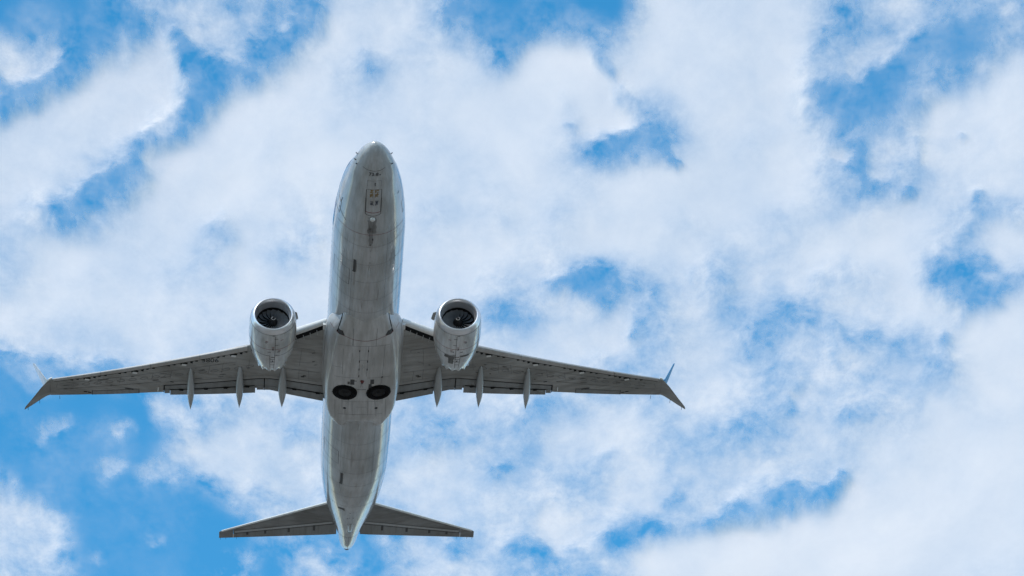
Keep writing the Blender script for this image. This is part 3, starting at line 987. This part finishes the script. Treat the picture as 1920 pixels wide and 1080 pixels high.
    for (x, y, z) in ((24.54, 17.08, 1.04), (24.68, 17.70, .68), (24.3, 16.0, zw(16) + 0.03)):
        b = MB()
        b.box((x, y, z), (0.3, 0.02, 0.02))
        sub('static_wick', (b.v, b.f), M['dark'], smooth=False)
    sub('navigation_light', spindle([(le(16.5) - 0.10, 16.42, zw(16.5) + .14, zw(16.5) + .08, .02), (le(16.5), 16.5, zw(16.5) + .17, zw(16.5) + .05, .1), (le(16.5) + .25, 16.55, zw(16.5) + .16, zw(16.5) + .06, .08)]), M['pale'])
    if side > 0:
        t = text_on('3806', 0.46, lambda u, v_: wpt(18.97 - v_ - 0.22 * u, 8.0 - u, 0.014), M['ink'], w, 'registration_number')

def make_engine(side):
    cy = ENG_Y
    OUT = [(0.0, 0.99), (0.03, 1.045), (0.09, 1.10), (0.2, 1.15), (0.4, 1.195), (0.8, 1.235), (1.3, 1.245), (1.8, 1.235), (2.3, 1.19), (2.8, 1.11), (3.3, 0.99), (3.75, 0.87)]
    xs_ = lambda a, b, n: np.linspace(a, b, n)
    ox, orr = [p[0] for p in OUT], [p[1] for p in OUT]
    prof = [(x, float(pch(ox, orr, x)[0])) for x in xs_(0.30, 3.6, 34)]
    n = 96
    rings_ = [[(ENG_X + x, cy + r * math.sin(2 * math.pi * j / n), ENG_Z + r * math.cos(2 * math.pi * j / n)) for j in range(n)] for x, r in prof]
    def chev(j):                                                     # 16 saw-tooth chevrons round the nozzle
        u = (j / n * 16) % 1.0
        return 0.24 * (1 - abs(2 * u - 1)) - 0.02
    for k in (0.5, 1.0):
        rings_.append([(ENG_X + 3.62 + 0.06 + k * (0.06 + chev(j)), cy + (0.895 - 0.05 * k) * math.sin(2 * math.pi * j / n), ENG_Z + (0.895 - 0.05 * k) * math.cos(2 * math.pi * j / n)) for j in range(n)])
    rings_.append([(x - 0.015, cy + (y - cy) * 0.975, ENG_Z + (z - ENG_Z) * 0.975) for x, y, z in rings_[-1]])
    rings_.append([(ENG_X + 3.3, cy + 0.84 * math.sin(2 * math.pi * j / n), ENG_Z + 0.84 * math.cos(2 * math.pi * j / n)) for j in range(n)])
    rings_.append([(ENG_X + 2.6, cy + 0.9 * math.sin(2 * math.pi * j / n), ENG_Z + 0.9 * math.cos(2 * math.pi * j / n)) for j in range(n)])
    v, f = loft(rings_, True, False)
    e = add('engine', mir(v, side), f, M['cowl'], air)
    def sub(name, vf, mat, parent=e, smooth=True):
        return add(name, mir(vf[0], side), vf[1], mat, parent, smooth)
    lipp = [(0.305, float(pch(ox, orr, 0.305)[0]) - 0.003), (0.25, float(pch(ox, orr, 0.25)[0])), (0.2, 1.15), (0.14, 1.125), (0.09, 1.10), (0.055, 1.073), (0.03, 1.045), (0.012, 1.02), (0.0, 0.99), (0.012, 0.965), (0.04, 0.94), (0.09, 0.915), (0.16, 0.895)]
    sub('inlet_lip', lathe(lipp, ENG_X, cy, ENG_Z, 96), M['lip'])
    sub('inlet_liner', lathe([(0.155, 0.897), (0.25, 0.875), (0.4, 0.862), (0.6, 0.852)], ENG_X, cy, ENG_Z, 96), M['liner'])
    sub('fan_case', lathe([(0.60, 0.853), (0.7, 0.85), (0.95, 0.85), (0.95, 0.0)], ENG_X, cy, ENG_Z, 72), M['dark'])
    mb = MB()
    for k in range(18):                                              # eighteen twisted blades
        a0 = 2 * math.pi * k / 18
        g = []
        for i in range(9):
            u = i / 8
            r = lerp(0.24, 0.84, u)
            tw = math.radians(lerp(28, 62, u))
            sweep = 0.10 * math.sin(math.pi * u) - 0.16 * u * u
            ch = lerp(0.085, 0.15, u)
            row = []
            for s in (-1, -0.3, 0.4, 1):
                da = s * ch * math.sin(tw) / r
                dx = -s * ch * math.cos(tw) * 0.6
                a = a0 + sweep + da
                row.append((ENG_X + 0.79 + dx, cy + r * math.sin(a), ENG_Z + r * math.cos(a)))
            g.append(row)
        sub('fan_blade', loft(g, False, False), M['fan'])
    sub('spinner', lathe([(0.36, 0.004), (0.38, 0.05), (0.46, 0.12), (0.58, 0.19), (0.72, 0.25), (0.84, 0.27)], ENG_X, cy, ENG_Z, 40), M['spinner'])
    mb = MB()                                                        # pale swirl on the spinner
    sw = []
    for i in range(15):
        t = i / 14 * 2 * math.pi * 0.8
        r = lerp(0.05, 0.10, i / 14)
        x = float(np.interp(r, [0.004, 0.05, 0.12], [0.36, 0.38, 0.46])) - 0.012
        for rr in (r, r + 0.028):
            sw.append((ENG_X + x, cy + rr * math.sin(t), ENG_Z + rr * math.cos(t)))
    sub('spinner_swirl', (sw, [(2 * i, 2 * i + 1, 2 * i + 3, 2 * i + 2) for i in range(14)]), M['swirl'])
    sub('core_nozzle', lathe([(2.4, 0.72), (3.4, 0.62), (4.0, 0.5), (4.35, 0.42), (4.33, 0.38), (3.9, 0.36)], ENG_X, cy, ENG_Z, 48), M['brown'])
    sub('exhaust_plug', lathe([(3.6, 0.33), (4.3, 0.28), (4.75, 0.14), (4.95, 0.02)], ENG_X, cy, ENG_Z, 32), M['brown'])
    # pylon from the cowl to the wing
    path = []
    for u in np.linspace(0, 1, 18):
        x = lerp(13.3, 19.0, u)
        zt_ = lerp(-0.62, low(4.83, 0.4) + 0.1, min(1, u * 1.6))
        zb_ = lerp(-0.75, -1.55, min(1, u / 0.55)) if u < 0.55 else lerp(-1.55, -1.0, (u - 0.55) / 0.45)
        path.append((x, cy, zt_, min(zb_, zt_ - 0.05), 0.22 * math.sin(math.pi * min(1, 0.12 + u * 0.88)) ** 0.6 + 0.01))
    sub('pylon', spindle(path), M['cowl'])
    # nacelle strake on the inboard side
    ang = math.radians(-62)
    ca, sa = math.sin(ang), math.cos(ang)
    st = []
    for off in (-0.012, 0.012):
        for (x, h) in ((0.55, 0.0), (0.80, 0.22), (1.35, 0.30), (1.42, 0.26), (1.42, 0.0)):
            r = float(pch(ox, orr, x)[0]) - 0.02 + h
            st.append((ENG_X + x, cy + r * ca + off * sa, ENG_Z + r * sa - off * ca))
    sub('strake', (st, [(0, 1, 2, 3, 4), (9, 8, 7, 6, 5)] + [(i, (i + 1) % 5, 5 + (i + 1) % 5, 5 + i) for i in range(5)]), M['track'], smooth=False)
    # seams and marks on the cowl; phi measured from straight down, positive outboard
    def cp(x, phi, off=0.006):
        r = float(pch(ox, orr, x)[0]) + off
        a = math.pi - math.radians(phi)
        return Vector((ENG_X + x, cy + r * math.sin(a), ENG_Z + r * math.cos(a)))
    def cstrip(pts, w_, off=0.006):
        P = [cp(x, p_, off) for x, p_ in pts]
        v_ = []
        for i, p in enumerate(P):
            t = (P[min(i + 1, len(P) - 1)] - P[max(i - 1, 0)]).normalized()
            n_ = Vector((0, p.y - cy, p.z - ENG_Z)).normalized()
            s = t.cross(n_).normalized() * (w_ / 2)
            v_ += [p - s, p + s]
        return v_, [(2 * i, 2 * i + 1, 2 * i + 3, 2 * i + 2) for i in range(len(P) - 1)]
    arc = lambda x, a, b, n_=30: [(x, lerp(a, b, i / n_)) for i in range(n_ + 1)]
    q = cstrip(arc(1.48, -90, 90, 60), 0.028)
    decorate(e, mir(q[0], side), q[1], M['red'])
    mb = MB()
    mb.put(*cstrip(arc(2.07, -80, -8), 0.026))
    mb.put(*cstrip(arc(2.07, 6, 80), 0.03))
    mb.put(*cstrip(arc(0.31, -120, 120, 60), 0.016))
    mb.put(*cstrip([(x, -5) for x in np.linspace(0.4, 3.55, 20)], 0.022))
    mb.put(*cstrip([(x, 7) for x in np.linspace(2.07, 3.5, 10)], 0.022))
    for x, a, b in ((0.62, -12, -3), (1.12, -13, -4), (2.0, -12, -4), (2.42, -6, 6), (2.72, -6, 6), (3.08, -6, 6)):
        mb.put(*cstrip(arc(x, a, b, 6), 0.035))
    decorate(e, mir(mb.v, side), mb.f, M['seam'])
    rnd = random.Random(3 if side > 0 else 4)
    def marks(spec, nm, mat):
        mb = MB()
        for (x, phi, wd) in spec:
            p0 = phi - wd / 2
            while p0 < phi + wd / 2:
                q = rnd.uniform(0.8, 1.5)
                mb.put(*cstrip([(x, p0), (x, p0 + q)], rnd.uniform(0.05, 0.085), 0.007))
                p0 += q + 0.6
        decorate(e, mir(mb.v, side), mb.f, mat)
    marks([(0.36, -1, 6), (1.72, -14, 7), (1.72, 9, 7), (2.2, 0, 9), (0.95, 18, 5)], 'stencil_mark', M['ink'])
    marks([(0.75, -22, 6), (0.85, 16, 7), (1.30, 0, 5), (1.62, -16, 5)], 'warning_mark', M['red'])
    for (x, w_) in ((1.46, 0.10), (2.6, 0.11)):
        q = cstrip([(x, -1.2), (x + 0.001, 1.2)], w_ * 1.6, 0.009)
        decorate(e, mir(q[0], side), q[1], M['ink'])
    if side < 0:
        mb = MB()                                                    # oil stains on the port reverser cowl
        for (a, b, x0, x1) in ((-34, -6, 2.12, 2.4), (8, 30, 2.1, 2.22), (-24, -9, 2.4, 3.0)):
            g = [[cp(lerp(x0, x1, i / 4), lerp(a, b, j / 8) + rnd.uniform(-1, 1), 0.005) for j in range(9)] for i in range(5)]
            mb.put(*loft(g, False, False))
        decorate(e, mir(mb.v, side), mb.f, M['stain'])

def make_tail(side):
    zt = lambda y: 1.0 + max(abs(y) - 0.8, 0) * math.tan(math.radians(8.5))
    lx = lambda y: float(np.interp(y, [0.3, 1.4, 7.05, 7.18], [33.7, 34.45, 38.28, 38.42]))
    tx = lambda y: float(np.interp(y, [0.3, 0.6, 7.17], [37.15, 37.21, 38.98]))
    hx = lambda y: float(np.interp(y, [0.3, 0.76, 6.31], [36.1, 36.2, 38.35]))
    def lowz(y, s):
        c = tx(y) - lx(y)
        q = 1 - math.sqrt(max(0, 1 - (1 - min(s / 0.3, 1)) ** 2))
        return zt(y) + 0.04 * c * q
    def sec(y, s0, s1):
        c = tx(y) - lx(y)
        R_ = []
        for i in range(15):
            s = lerp(s0, s1, (i / 14) ** 1.5)
            R_.append((lx(y) + c * s, y, lowz(y, s)))
        for i in range(14):
            s = lerp(s0, s1, (1 - i / 14) ** 1.5)
            R_.append((lx(y) + c * s, y, lowz(y, s) + 0.012 + 0.10 * c * (1.9 * math.sqrt(s) * (1 - s) if s > 0 else 0)))
        return R_
    ys = [0.3, 0.7, 1.2, 2, 3, 4, 5, 6, 6.385]
    h = lambda y: (hx(y) - lx(y)) / (tx(y) - lx(y))
    stb = add('tailplane', *(lambda q: (mir(q[0], side), q[1]))(loft([sec(y, 0, h(y)) if y <= 6.4 else sec(y, 0, 1.0) for y in ys if y <= 6.4])), M['stab'], air)
    tip = [6.395, 6.7, 7.0, 7.12, 7.18]
    q = loft([sec(y, 0, 1.0) for y in tip])
    add('tip_cap', mir(q[0], side), q[1], M['stab'], stb)
    q = loft([sec(y, min(h(y) + 0.012, 0.97), 1.0) for y in (0.66, 1.2, 2, 3, 4, 5, 6, 6.37)])
    add('elevator', mir(q[0], side), q[1], M['flap'], stb)
    rings_ = []
    for y in (1.25, 2, 3, 4, 5, 6, 7.05):
        c, l = tx(y) - lx(y), lx(y)
        w_ = 0.10
        R_ = [(l + w_ * (1 - i / 5) ** 1.6 - 0.012, y, lowz(y, w_ * (1 - i / 5) ** 1.6 / c) - 0.010) for i in range(6)]
        R_ += [(l + w_ * (i / 5) ** 1.6 - 0.012, y, lowz(y, w_ * (i / 5) ** 1.6 / c) + 0.03 + 0.19 * c * math.sqrt(w_ * (i / 5) ** 1.6 / c)) for i in range(6)]
        rings_.append(R_)
    q = loft(rings_)
    add('leading_edge', mir(q[0], side), q[1], M['pale'], stb)
    mb = MB()
    def tstrip(pts, w_, off=0.008):
        P = [Vector((x, y, lowz(y, (x - lx(y)) / (tx(y) - lx(y))) - off)) for x, y in pts]
        v_ = []
        for i, p in enumerate(P):
            t = (P[min(i + 1, len(P) - 1)] - P[max(i - 1, 0)]).normalized()
            s = t.cross(Vector((0, 0, -1))).normalized() * (w_ / 2)
            v_ += [p - s, p + s]
        return v_, [(2 * i, 2 * i + 1, 2 * i + 3, 2 * i + 2) for i in range(len(P) - 1)]
    for y in (1.9, 3.3, 4.6, 5.6):
        mb.put(*tstrip([(hx(y) - 0.05, y), (lerp(hx(y), tx(y), .5), y)], 0.14))
    mb.put(*tstrip([(hx(y), y) for y in np.linspace(0.8, 6.35, 14)], 0.04))
    q = (mb.v, mb.f)
    decorate(stb, mir(q[0], side), q[1], M['seam'])
    mb = MB()
    mb.put(*tstrip([(lerp(lx(y), tx(y), .12), y) for y in np.linspace(1.4, 7.0, 14)], 0.025))
    mb.put(*tstrip([(hx(y) - 0.30, y) for y in np.linspace(1.0, 6.3, 14)], 0.03))
    q = tstrip([(hx(y) - 0.16, y) for y in np.linspace(0.9, 6.3, 20)], 0.17, 0.006)
    decorate(stb, mir(q[0], side), q[1], M['track'])
    for y in np.arange(1.3, 6.2, 0.35):
        mb.put(*tstrip([(hx(y) + 0.06, y), (tx(y) - 0.05, y)], 0.012))
    for y in (2.6, 3.9, 5.2):
        mb.put(*tstrip([(lerp(lx(y), tx(y), .12), y), (hx(y) - 0.2, y)], 0.015))
    decorate(stb, mir(mb.v, side), mb.f, M['seam2'])
    for y in (6.2, 6.8, 7.1):
        b = MB()
        b.box((tx(y) + 0.09, y, zt(y) + 0.02), (0.2, 0.015, 0.015))
        add('static_wick', mir(b.v, side), b.f, M['dark'], stb, False)
    mb = MB()
    mb.put(*tstrip([(hx(6.38) + 0.05, 6.39), (tx(6.4) - 0.01, 6.39)], 0.045))
    decorate(stb, mir(mb.v, side), mb.f, M['pale'])

for side in (1, -1):
    make_wing(side)
    make_engine(side)
    make_tail(side)

# ---- fin and rudder, standing on the rear fuselage
rings_ = []
for k in range(12):
    u = k / 11
    z = lerp(1.5, 8.75, u)
    lx_ = lerp(30.9, 36.9, u) - 1.6 * max(0, 0.22 - u) / 0.22 * 1.5
    tx_ = lerp(37.0, 38.9, u)
    hx_ = lerp(lx_, tx_, 0.70)
    c = tx_ - lx_
    R_ = []
    for i in range(10):
        s = (i / 9) ** 1.5 * 0.70
        R_.append((lx_ + c * s, 0.055 * c * (2.2 * math.sqrt(s) * (1 - s)) + .005, z))
    for i in range(1, 10):
        s = (1 - i / 9) ** 1.5 * 0.70
        R_.append((lx_ + c * s, -0.055 * c * (2.2 * math.sqrt(s) * (1 - s)) - .005, z))
    rings_.append(R_)
fin = add('tail_fin', *loft(rings_), M['blue'], air)
rings_ = []
for k in range(8):
    u = k / 7
    z = lerp(1.75, 8.7, u)
    lx_, tx_ = lerp(30.9, 36.9, (z - 1.5) / 7.25), lerp(37.0, 38.9, (z - 1.5) / 7.25)
    a, c = lerp(lx_, tx_, 0.715), tx_ - lx_
    rings_.append([(a, 0.04 * c, z), (tx_, 0.01, z), (tx_, -0.01, z), (a, -0.04 * c, z)])
add('rudder', *loft(rings_), M['blue'], fin)

# ------------------------------------------------------------------ the cloud deck
COVER = """
1113556543777631 2212888886456334
4625754436657774 7985888884463214
2478851467778888 9997688884311358
7888734988888899 9888478885436888
8876389989988888 9752378787355778
8763289988888888 8878899987446778
7446788887788787 8788878877778755
7888887876788888 7788887778898668
7888877888888886 7534675777678345
8888888888888775 5555476655778758
5567876788887777 7887577566456658
1123566667777677 7655677646567479
0001124466666666 5566676556556768
1212124665556346 5777665457677889
1001136776557676 6656677766678889
1000012446456776 6567766544678999
6510100033235566 6753457878899999
5521111313323565 4446789999999988
"""
GRID = np.array([[int(c) for c in r.replace(' ', '')] for r in COVER.split('\n') if r.strip()], float) / 9.0
_p = np.pad(GRID, 1, mode='edge')
_b = sum(_p[1 + a:_p.shape[0] - 1 + a, 1 + b:_p.shape[1] - 1 + b] for a in (-1, 0, 1) for b in (-1, 0, 1)) / 9
GRID = GRID + 0.3 * (GRID - _b)
GRID = np.interp(GRID, [0.0, 0.11, 0.33, 0.55, 0.72, 0.85, 1.0, 1.2], [-0.04, 0.05, 0.28, 0.50, 0.64, 0.77, 0.92, 1.0])
# single tufts and gaps of the deck: cover, then points with their radii, in units of the cloud map
STROKES = """
.88 165,150,60 230,130,62 300,110,52 | .88 60,260,70 150,215,62 230,170,60 | .60 15,115,30 60,108,34 105,92,20 | .55 250,12,24 330,20,28 420,12,26 510,20,26
.62 415,50,32 430,90,24 | .92 350,310,52 430,245,52 500,200,58 570,160,55 | .90 330,330,50 300,380,50 | .85 640,50,60 720,40,50
.12 60,18,40 170,48,42 240,25,36 | .12 150,62,26 138,108,20 60,158,20 5,184,24 | .12 340,58,20 375,115,30 366,168,28 | .25 330,222,16 285,262,14 | .13 262,312,24 225,345,24 165,362,20 112,395,15
.16 375,112,30 465,125,30 500,80,20 545,38,20 585,8,22 | .45 695,95,22 | .12 868,12,30 930,40,36 955,70,24 | .11 960,25,34 1050,32,28 1120,42,26 1150,72,18 1158,100,10 | .50 585,440,16 | .55 415,422,24 | .55 185,398,18
.97 1010,105,40 1060,140,72 1110,160,62 | .97 980,200,80 | .95 1130,200,40 1165,205,22 | .78 1075,188,20 1090,215,20 | .90 1230,110,60 1320,100,110 1440,60,80 | .93 1200,345,55 1350,325,60 1450,290,55
.35 1155,85,14 1166,125,12 | .48 1180,160,15 1196,200,16 | .14 1130,285,20 1172,264,28 1202,260,26 1235,275,16 1268,292,9 | .50 1084,240,13
.60 1650,55,42 1700,38,28 | .62 1630,95,22 1622,142,14 | .35 1538,115,30 1560,60,18 | .10 1545,170,26 1600,185,30 1650,185,44 1690,130,40 1755,85,48 1805,40,40 1860,25,34 | .12 1560,205,30
.15 1600,265,15 1606,290,18 1612,325,18 | .25 1682,340,15 | .30 1700,246,12 1708,270,8 | .30 1580,248,12 | .78 1572,288,13 | .66 1650,262,20 1640,300,16
.90 1745,190,28 1830,200,85 1900,130,40 | .82 1800,300,70 1900,300,50 | .52 1796,246,9 | .40 1828,368,14 1812,400,14 1800,430,12 1778,465,13 1765,488,13 | .35 1905,400,22 | .87 1870,450,38 1890,440,36
.18 1760,490,12 1785,522,28 | .35 1832,512,22 1885,528,20 | .10 1040,538,20 1085,524,32 1150,520,26 | .50 1220,532,18 | .38 1355,520,22 | .52 1310,508,14 | .52 1550,515,18
.78 60,595,44 150,605,44 220,640,28 | .80 320,590,60 420,600,50 | .20 25,662,30 120,692,34 200,690,22 | .09 15,735,50 80,790,60 160,860,70 220,950,90 340,965,60 | .10 120,880,60
.42 105,790,18 120,785,14 | .42 240,803,14 | .45 215,885,16 | .35 280,1010,10 | .25 175,1035,12 | .84 400,850,46 430,830,40 | .62 300,760,24 345,785,24 | .45 280,895,18 330,880,22 | .76 550,885,40 480,800,36 | .40 372,802,12 | .32 575,806,16
.72 20,955,46 60,960,40 | .60 95,985,34 60,1012,34 | .35 450,1028,18 | .42 570,1065,26 640,1065,18 | .12 690,1030,28 600,1015,18 | .15 735,995,20
.30 815,800,24 845,803,18 | .40 945,872,13 | .76 770,900,36 860,870,40 | .76 820,945,38 | .66 800,1025,34 | .35 862,1010,18
.82 1000,650,32 1060,622,44 1150,592,42 | .12 1070,542,20 1130,550,24 | .32 1211,598,13 1196,628,10 | .52 1125,665,18 | .40 1410,632,22 | .28 1560,600,13 1585,642,24 | .40 1640,625,18 | .25 1785,655,20 1792,620,13
.10 1820,545,20 1870,543,16 | .28 1385,792,22 1430,783,26 1475,762,18 | .32 1480,708,24 | .42 1430,737,16 | .32 1600,765,18 1630,752,26 | .72 1500,738,13 1550,730,16
.18 1120,1010,18 1180,990,20 1235,975,18 1265,968,10 | .28 1090,1045,26 | .22 985,1020,34 1010,1045,30 | .45 1130,852,14 | .50 1055,885,14 | .50 1260,910,14
.78 1080,985,34 1050,960,28 | .78 1080,805,50 1160,790,45 | .78 1200,872,36 | 1.0 1240,1056,40 1330,1020,46 1450,1000,48 1570,985,50 | 1.0 1400,1070,60 1550,1030,80 1700,950,110 1850,900,120 | .15 1335,950,16 1410,934,22 1500,916,20 1575,898,14 | .98 1890,690,60 1860,600,46 | .97 1800,780,60
"""

def vnoise(x, y, seed):
    """Smooth value noise on a lattice, 0..1."""
    xi, yi = np.floor(x).astype(np.int64), np.floor(y).astype(np.int64)
    fx, fy = x - xi, y - yi
    fx, fy = fx * fx * fx * (fx * (fx * 6 - 15) + 10), fy * fy * fy * (fy * (fy * 6 - 15) + 10)
    def h(a, b):
        k = (a * 374761393 + b * 668265263 + seed * 1442695041) & 0xffffffff
        k = ((k ^ (k >> 13)) * 1274126177) & 0xffffffff
        return ((k ^ (k >> 16)) & 0xffff) / 65535.0
    return (h(xi, yi) * (1 - fx) + h(xi + 1, yi) * fx) * (1 - fy) + (h(xi, yi + 1) * (1 - fx) + h(xi + 1, yi + 1) * fx) * fy

def fbm(x, y, seed, octv=5, gain=0.5):
    s, a, t = 0.0, 1.0, 0.0
    for o in range(octv):
        s = s + a * vnoise(x * 2**o + 17.3 * o, y * 2**o - 9.1 * o, seed + o)
        t += a
        a *= gain
    return s / t

def grid_sample(c, r):
    """Smooth (quadratic B-spline) sampling of the coverage map at column c, row r."""
    out = 0.0
    ci, ri = np.floor(c).astype(int), np.floor(r).astype(int)
    fc, fr = c - ci, r - ri
    def wts(f):                                                      # cubic kernel, a little sharper than a B-spline
        B = [((1 - f)**3) / 6, (3 * f**3 - 6 * f**2 + 4) / 6, (-3 * f**3 + 3 * f**2 + 3 * f + 1) / 6, f**3 / 6]
        C = [-0.5 * f**3 + f**2 - 0.5 * f, 1.5 * f**3 - 2.5 * f**2 + 1, -1.5 * f**3 + 2 * f**2 + 0.5 * f, 0.5 * f**3 - 0.5 * f**2]
        return [0.2 * b + 0.8 * k for b, k in zip(B, C)]
    wc, wr = wts(fc), wts(fr)
    for a in range(4):
        for b in range(4):
            out = out + GRID[np.clip(ri + a - 1, 0, GRID.shape[0] - 1), np.clip(ci + b - 1, 0, GRID.shape[1] - 1)] * wc[b] * wr[a]
    return out

DECK_H = 1800.0
def deck_uv(X, Y):
    """Cloud map column and row of a point of the deck (map drawn for an observer on the ground at the origin)."""
    h = DECK_H - CAM_H
    dep = Y * math.cos(CAM_EL) + h * math.sin(CAM_EL)
    dep = np.where(dep > 50, dep, 50)
    u = 0.5 + FOC * X / dep
    v = 0.28125 - FOC * (-Y * math.sin(CAM_EL) + h * math.cos(CAM_EL)) / dep
    return u * 32 - 0.5, v * 32 - 0.5

def coverage(X, Y, seed):
    c, r = deck_uv(X, Y)
    c = c + 0.5 * (fbm(X / 60, Y / 130, seed + 40) - 0.5) + 0.4 * (fbm(X / 18, Y / 38, seed + 60) - 0.5)
    r = r + 0.5 * (fbm(X / 60, Y / 130, seed + 50) - 0.5) + 0.4 * (fbm(X / 18, Y / 38, seed + 70) - 0.5)
    inside = grid_sample(np.clip(c, -1, 33), np.clip(r, -1, 19))
    pu, pv = (c + 0.5) * 60, (r + 0.5) * 60
    pu = pu + 70 * (fbm(X / 38, Y / 66, seed + 80, 5, 0.62) - 0.5)
    pv = pv + 70 * (fbm(X / 38, Y / 66, seed + 90, 5, 0.62) - 0.5)
    for st in STROKES.replace('\n', '|').split('|'):
        q = st.split()
        if len(q) < 2:
            continue
        val = float(q[0])
        val = val if val < 0.6 else 0.6 + (val - 0.6) * 0.85
        P = [tuple(map(float, a.split(','))) for a in q[1:]]
        w = np.zeros_like(pu)
        for a, b in zip(P, P[1:] or P):
            dx, dy = b[0] - a[0], b[1] - a[1]
            t_ = np.clip(((pu - a[0]) * dx + (pv - a[1]) * dy) / max(dx * dx + dy * dy, 1e-6), 0, 1)
            rad = a[2] + (b[2] - a[2]) * t_
            d_ = np.hypot(pu - a[0] - t_ * dx, pv - a[1] - t_ * dy) / rad
            w = np.maximum(w, np.exp(-0.75 * d_**2.6))
        inside = inside + (val - inside) * w * 0.9
    far = np.clip((fbm(X / 420, Y / 420, seed + 3, 6) - 0.36) * 3.4, 0, 1)
    far = 0.12 + 0.76 * far
    d = np.maximum(np.maximum(-c - 0.5, c - 31.5), np.maximum(-r - 0.5, r - 17.5))
    k = np.clip(d / 5.0, 0, 1)
    k = k * k * (3 - 2 * k)
    return np.clip(inside * (1 - k) + far * k, 0, 1)

def cloud_material():
    m, t, p = nodes_of('cloud_vapour')
    t.nodes.remove(p)
    out = t.nodes['Material Output']
    at = N(t, 'ShaderNodeAttribute', attribute_name='cover')
    tc = N(t, 'ShaderNodeTexCoord')
    def noise(scale, det, rough, dist=0.0):
        n = N(t, 'ShaderNodeTexNoise')
        n.inputs['Scale'].default_value = scale
        n.inputs['Detail'].default_value = det
        n.inputs['Roughness'].default_value = rough
        n.inputs['Distortion'].default_value = dist
        t.links.new(mp.outputs[0], n.inputs['Vector'])
        return n.outputs['Fac']
    mp = N(t, 'ShaderNodeMapping')
    mp.inputs['Scale'].default_value = (1.0, 0.56, 0.56)             # cells drawn out along the wind
    t.links.new(tc.outputs['Object'], mp.inputs['Vector'])
    def math_(op, a, b=None, clamp=False):
        n = N(t, 'ShaderNodeMath', operation=op, use_clamp=clamp)
        for i, q in enumerate((a, b)):
            if q is None:
                continue
            if isinstance(q, (int, float)):
                n.inputs[i].default_value = q
            else:
                t.links.new(q, n.inputs[i])
        return n.outputs[0]
    cov = at.outputs['Fac']
    big = math_('SUBTRACT', noise(0.022, 8, 0.58, 0.25), 0.5)
    fine = math_('SUBTRACT', noise(0.075, 8, 0.64, 0.2), 0.5)
    soft = math_('SUBTRACT', noise(0.012, 4, 0.5, 0.4), 0.5)
    # wisps tear the edges most; the thick middles only vary softly in depth
    def ramp(lo, hi, x):
        n = N(t, 'ShaderNodeMapRange', interpolation_type='SMOOTHSTEP')
        n.inputs['From Min'].default_value = lo
        n.inputs['From Max'].default_value = hi
        t.links.new(x, n.inputs['Value'])
        return n.outputs[0]
    edge = math_('ADD', math_('MULTIPLY', ramp(0.0, 0.3, cov), math_('SUBTRACT', 1.0, ramp(0.45, 0.95, cov))), 0.10)
    nz = math_('ADD', math_('MULTIPLY', big, 1.45), math_('MULTIPLY', fine, 1.05))
    a = math_('ADD', cov, math_('MULTIPLY', nz, edge))
    a = math_('ADD', a, math_('MULTIPLY', math_('MULTIPLY', soft, cov), 0.42))
    gate = N(t, 'ShaderNodeMapRange')
    gate.inputs['From Min'].default_value = 0.0
    gate.inputs['From Max'].default_value = 0.10
    t.links.new(cov, gate.inputs['Value'])
    alpha = math_('MULTIPLY', math_('MULTIPLY', math_('MINIMUM', math_('MAXIMUM', a, 0.0), 1.0), gate.outputs[0]), 0.98)
    tr = N(t, 'ShaderNodeBsdfTranslucent')
    tr.inputs['Color'].default_value = CLOUD_T
    df = N(t, 'ShaderNodeBsdfDiffuse')
    df.inputs['Color'].default_value = (0.9, 0.9, 0.9, 1)
    mix = N(t, 'ShaderNodeMixShader')
    mix.inputs[0].default_value = 0.25
    t.links.new(tr.outputs[0], mix.inputs[1])
    t.links.new(df.outputs[0], mix.inputs[2])
    tp = N(t, 'ShaderNodeBsdfTransparent')
    fin_ = N(t, 'ShaderNodeMixShader')
    t.links.new(alpha, fin_.inputs[0])
    t.links.new(tp.outputs[0], fin_.inputs[1])
    t.links.new(mix.outputs[0], fin_.inputs[2])
    t.links.new(fin_.outputs[0], out.inputs['Surface'])
    return m

CLOUD_T = (0.99, 0.845, 0.735, 1)

def spread(lo, hi, step, out, grow=1.22):
    g = list(np.arange(lo, hi + step * 0.5, step))
    s, a = step, g[-1]
    while a < out:
        s *= grow
        a += s
        g.append(a)
    s, a, L = step, g[0], []
    while a > -out:
        s *= grow
        a -= s
        L.append(a)
    return np.array(L[::-1] + g)

def make_clouds():
    gx, gy = spread(-420, 420, 2.4, 42000), spread(2380, 3260, 4.2, 42000)
    X, Y = np.meshgrid(gx, gy, indexing='ij')
    cov = coverage(X, Y, 5)
    # thick parts bulge downward: the deck has real relief that the sun and sky model
    Z = DECK_H - 9 * cov * (0.4 + fbm(X / 110, Y / 200, 91, 3))
    nx, ny = len(gx), len(gy)
    vid = np.arange(nx * ny).reshape(nx, ny)
    q = np.stack([vid[:-1, :-1], vid[1:, :-1], vid[1:, 1:], vid[:-1, 1:]], -1).reshape(-1, 4)
    cm_ = np.maximum.reduce([cov[:-1, :-1], cov[1:, :-1], cov[1:, 1:], cov[:-1, 1:]]).reshape(-1)
    q = q[cm_ > 0.005]
    me = bpy.data.meshes.new('clouds')
    me.from_pydata(np.stack([X, Y, Z], -1).reshape(-1, 3).tolist(), [], q.tolist())
    at = me.attributes.new('cover', 'FLOAT', 'POINT')
    at.data.foreach_set('value', cov.reshape(-1).astype(np.float32))
    me.polygons.foreach_set('use_smooth', [True] * len(me.polygons))
    me.materials.append(cloud_material())
    o = bpy.data.objects.new('clouds', me)
    COL.objects.link(o)
    o['kind'] = 'stuff'
    o['label'] = 'broken layer of soft white clouds drifting across the blue sky'
    o['category'] = 'clouds'
make_clouds()
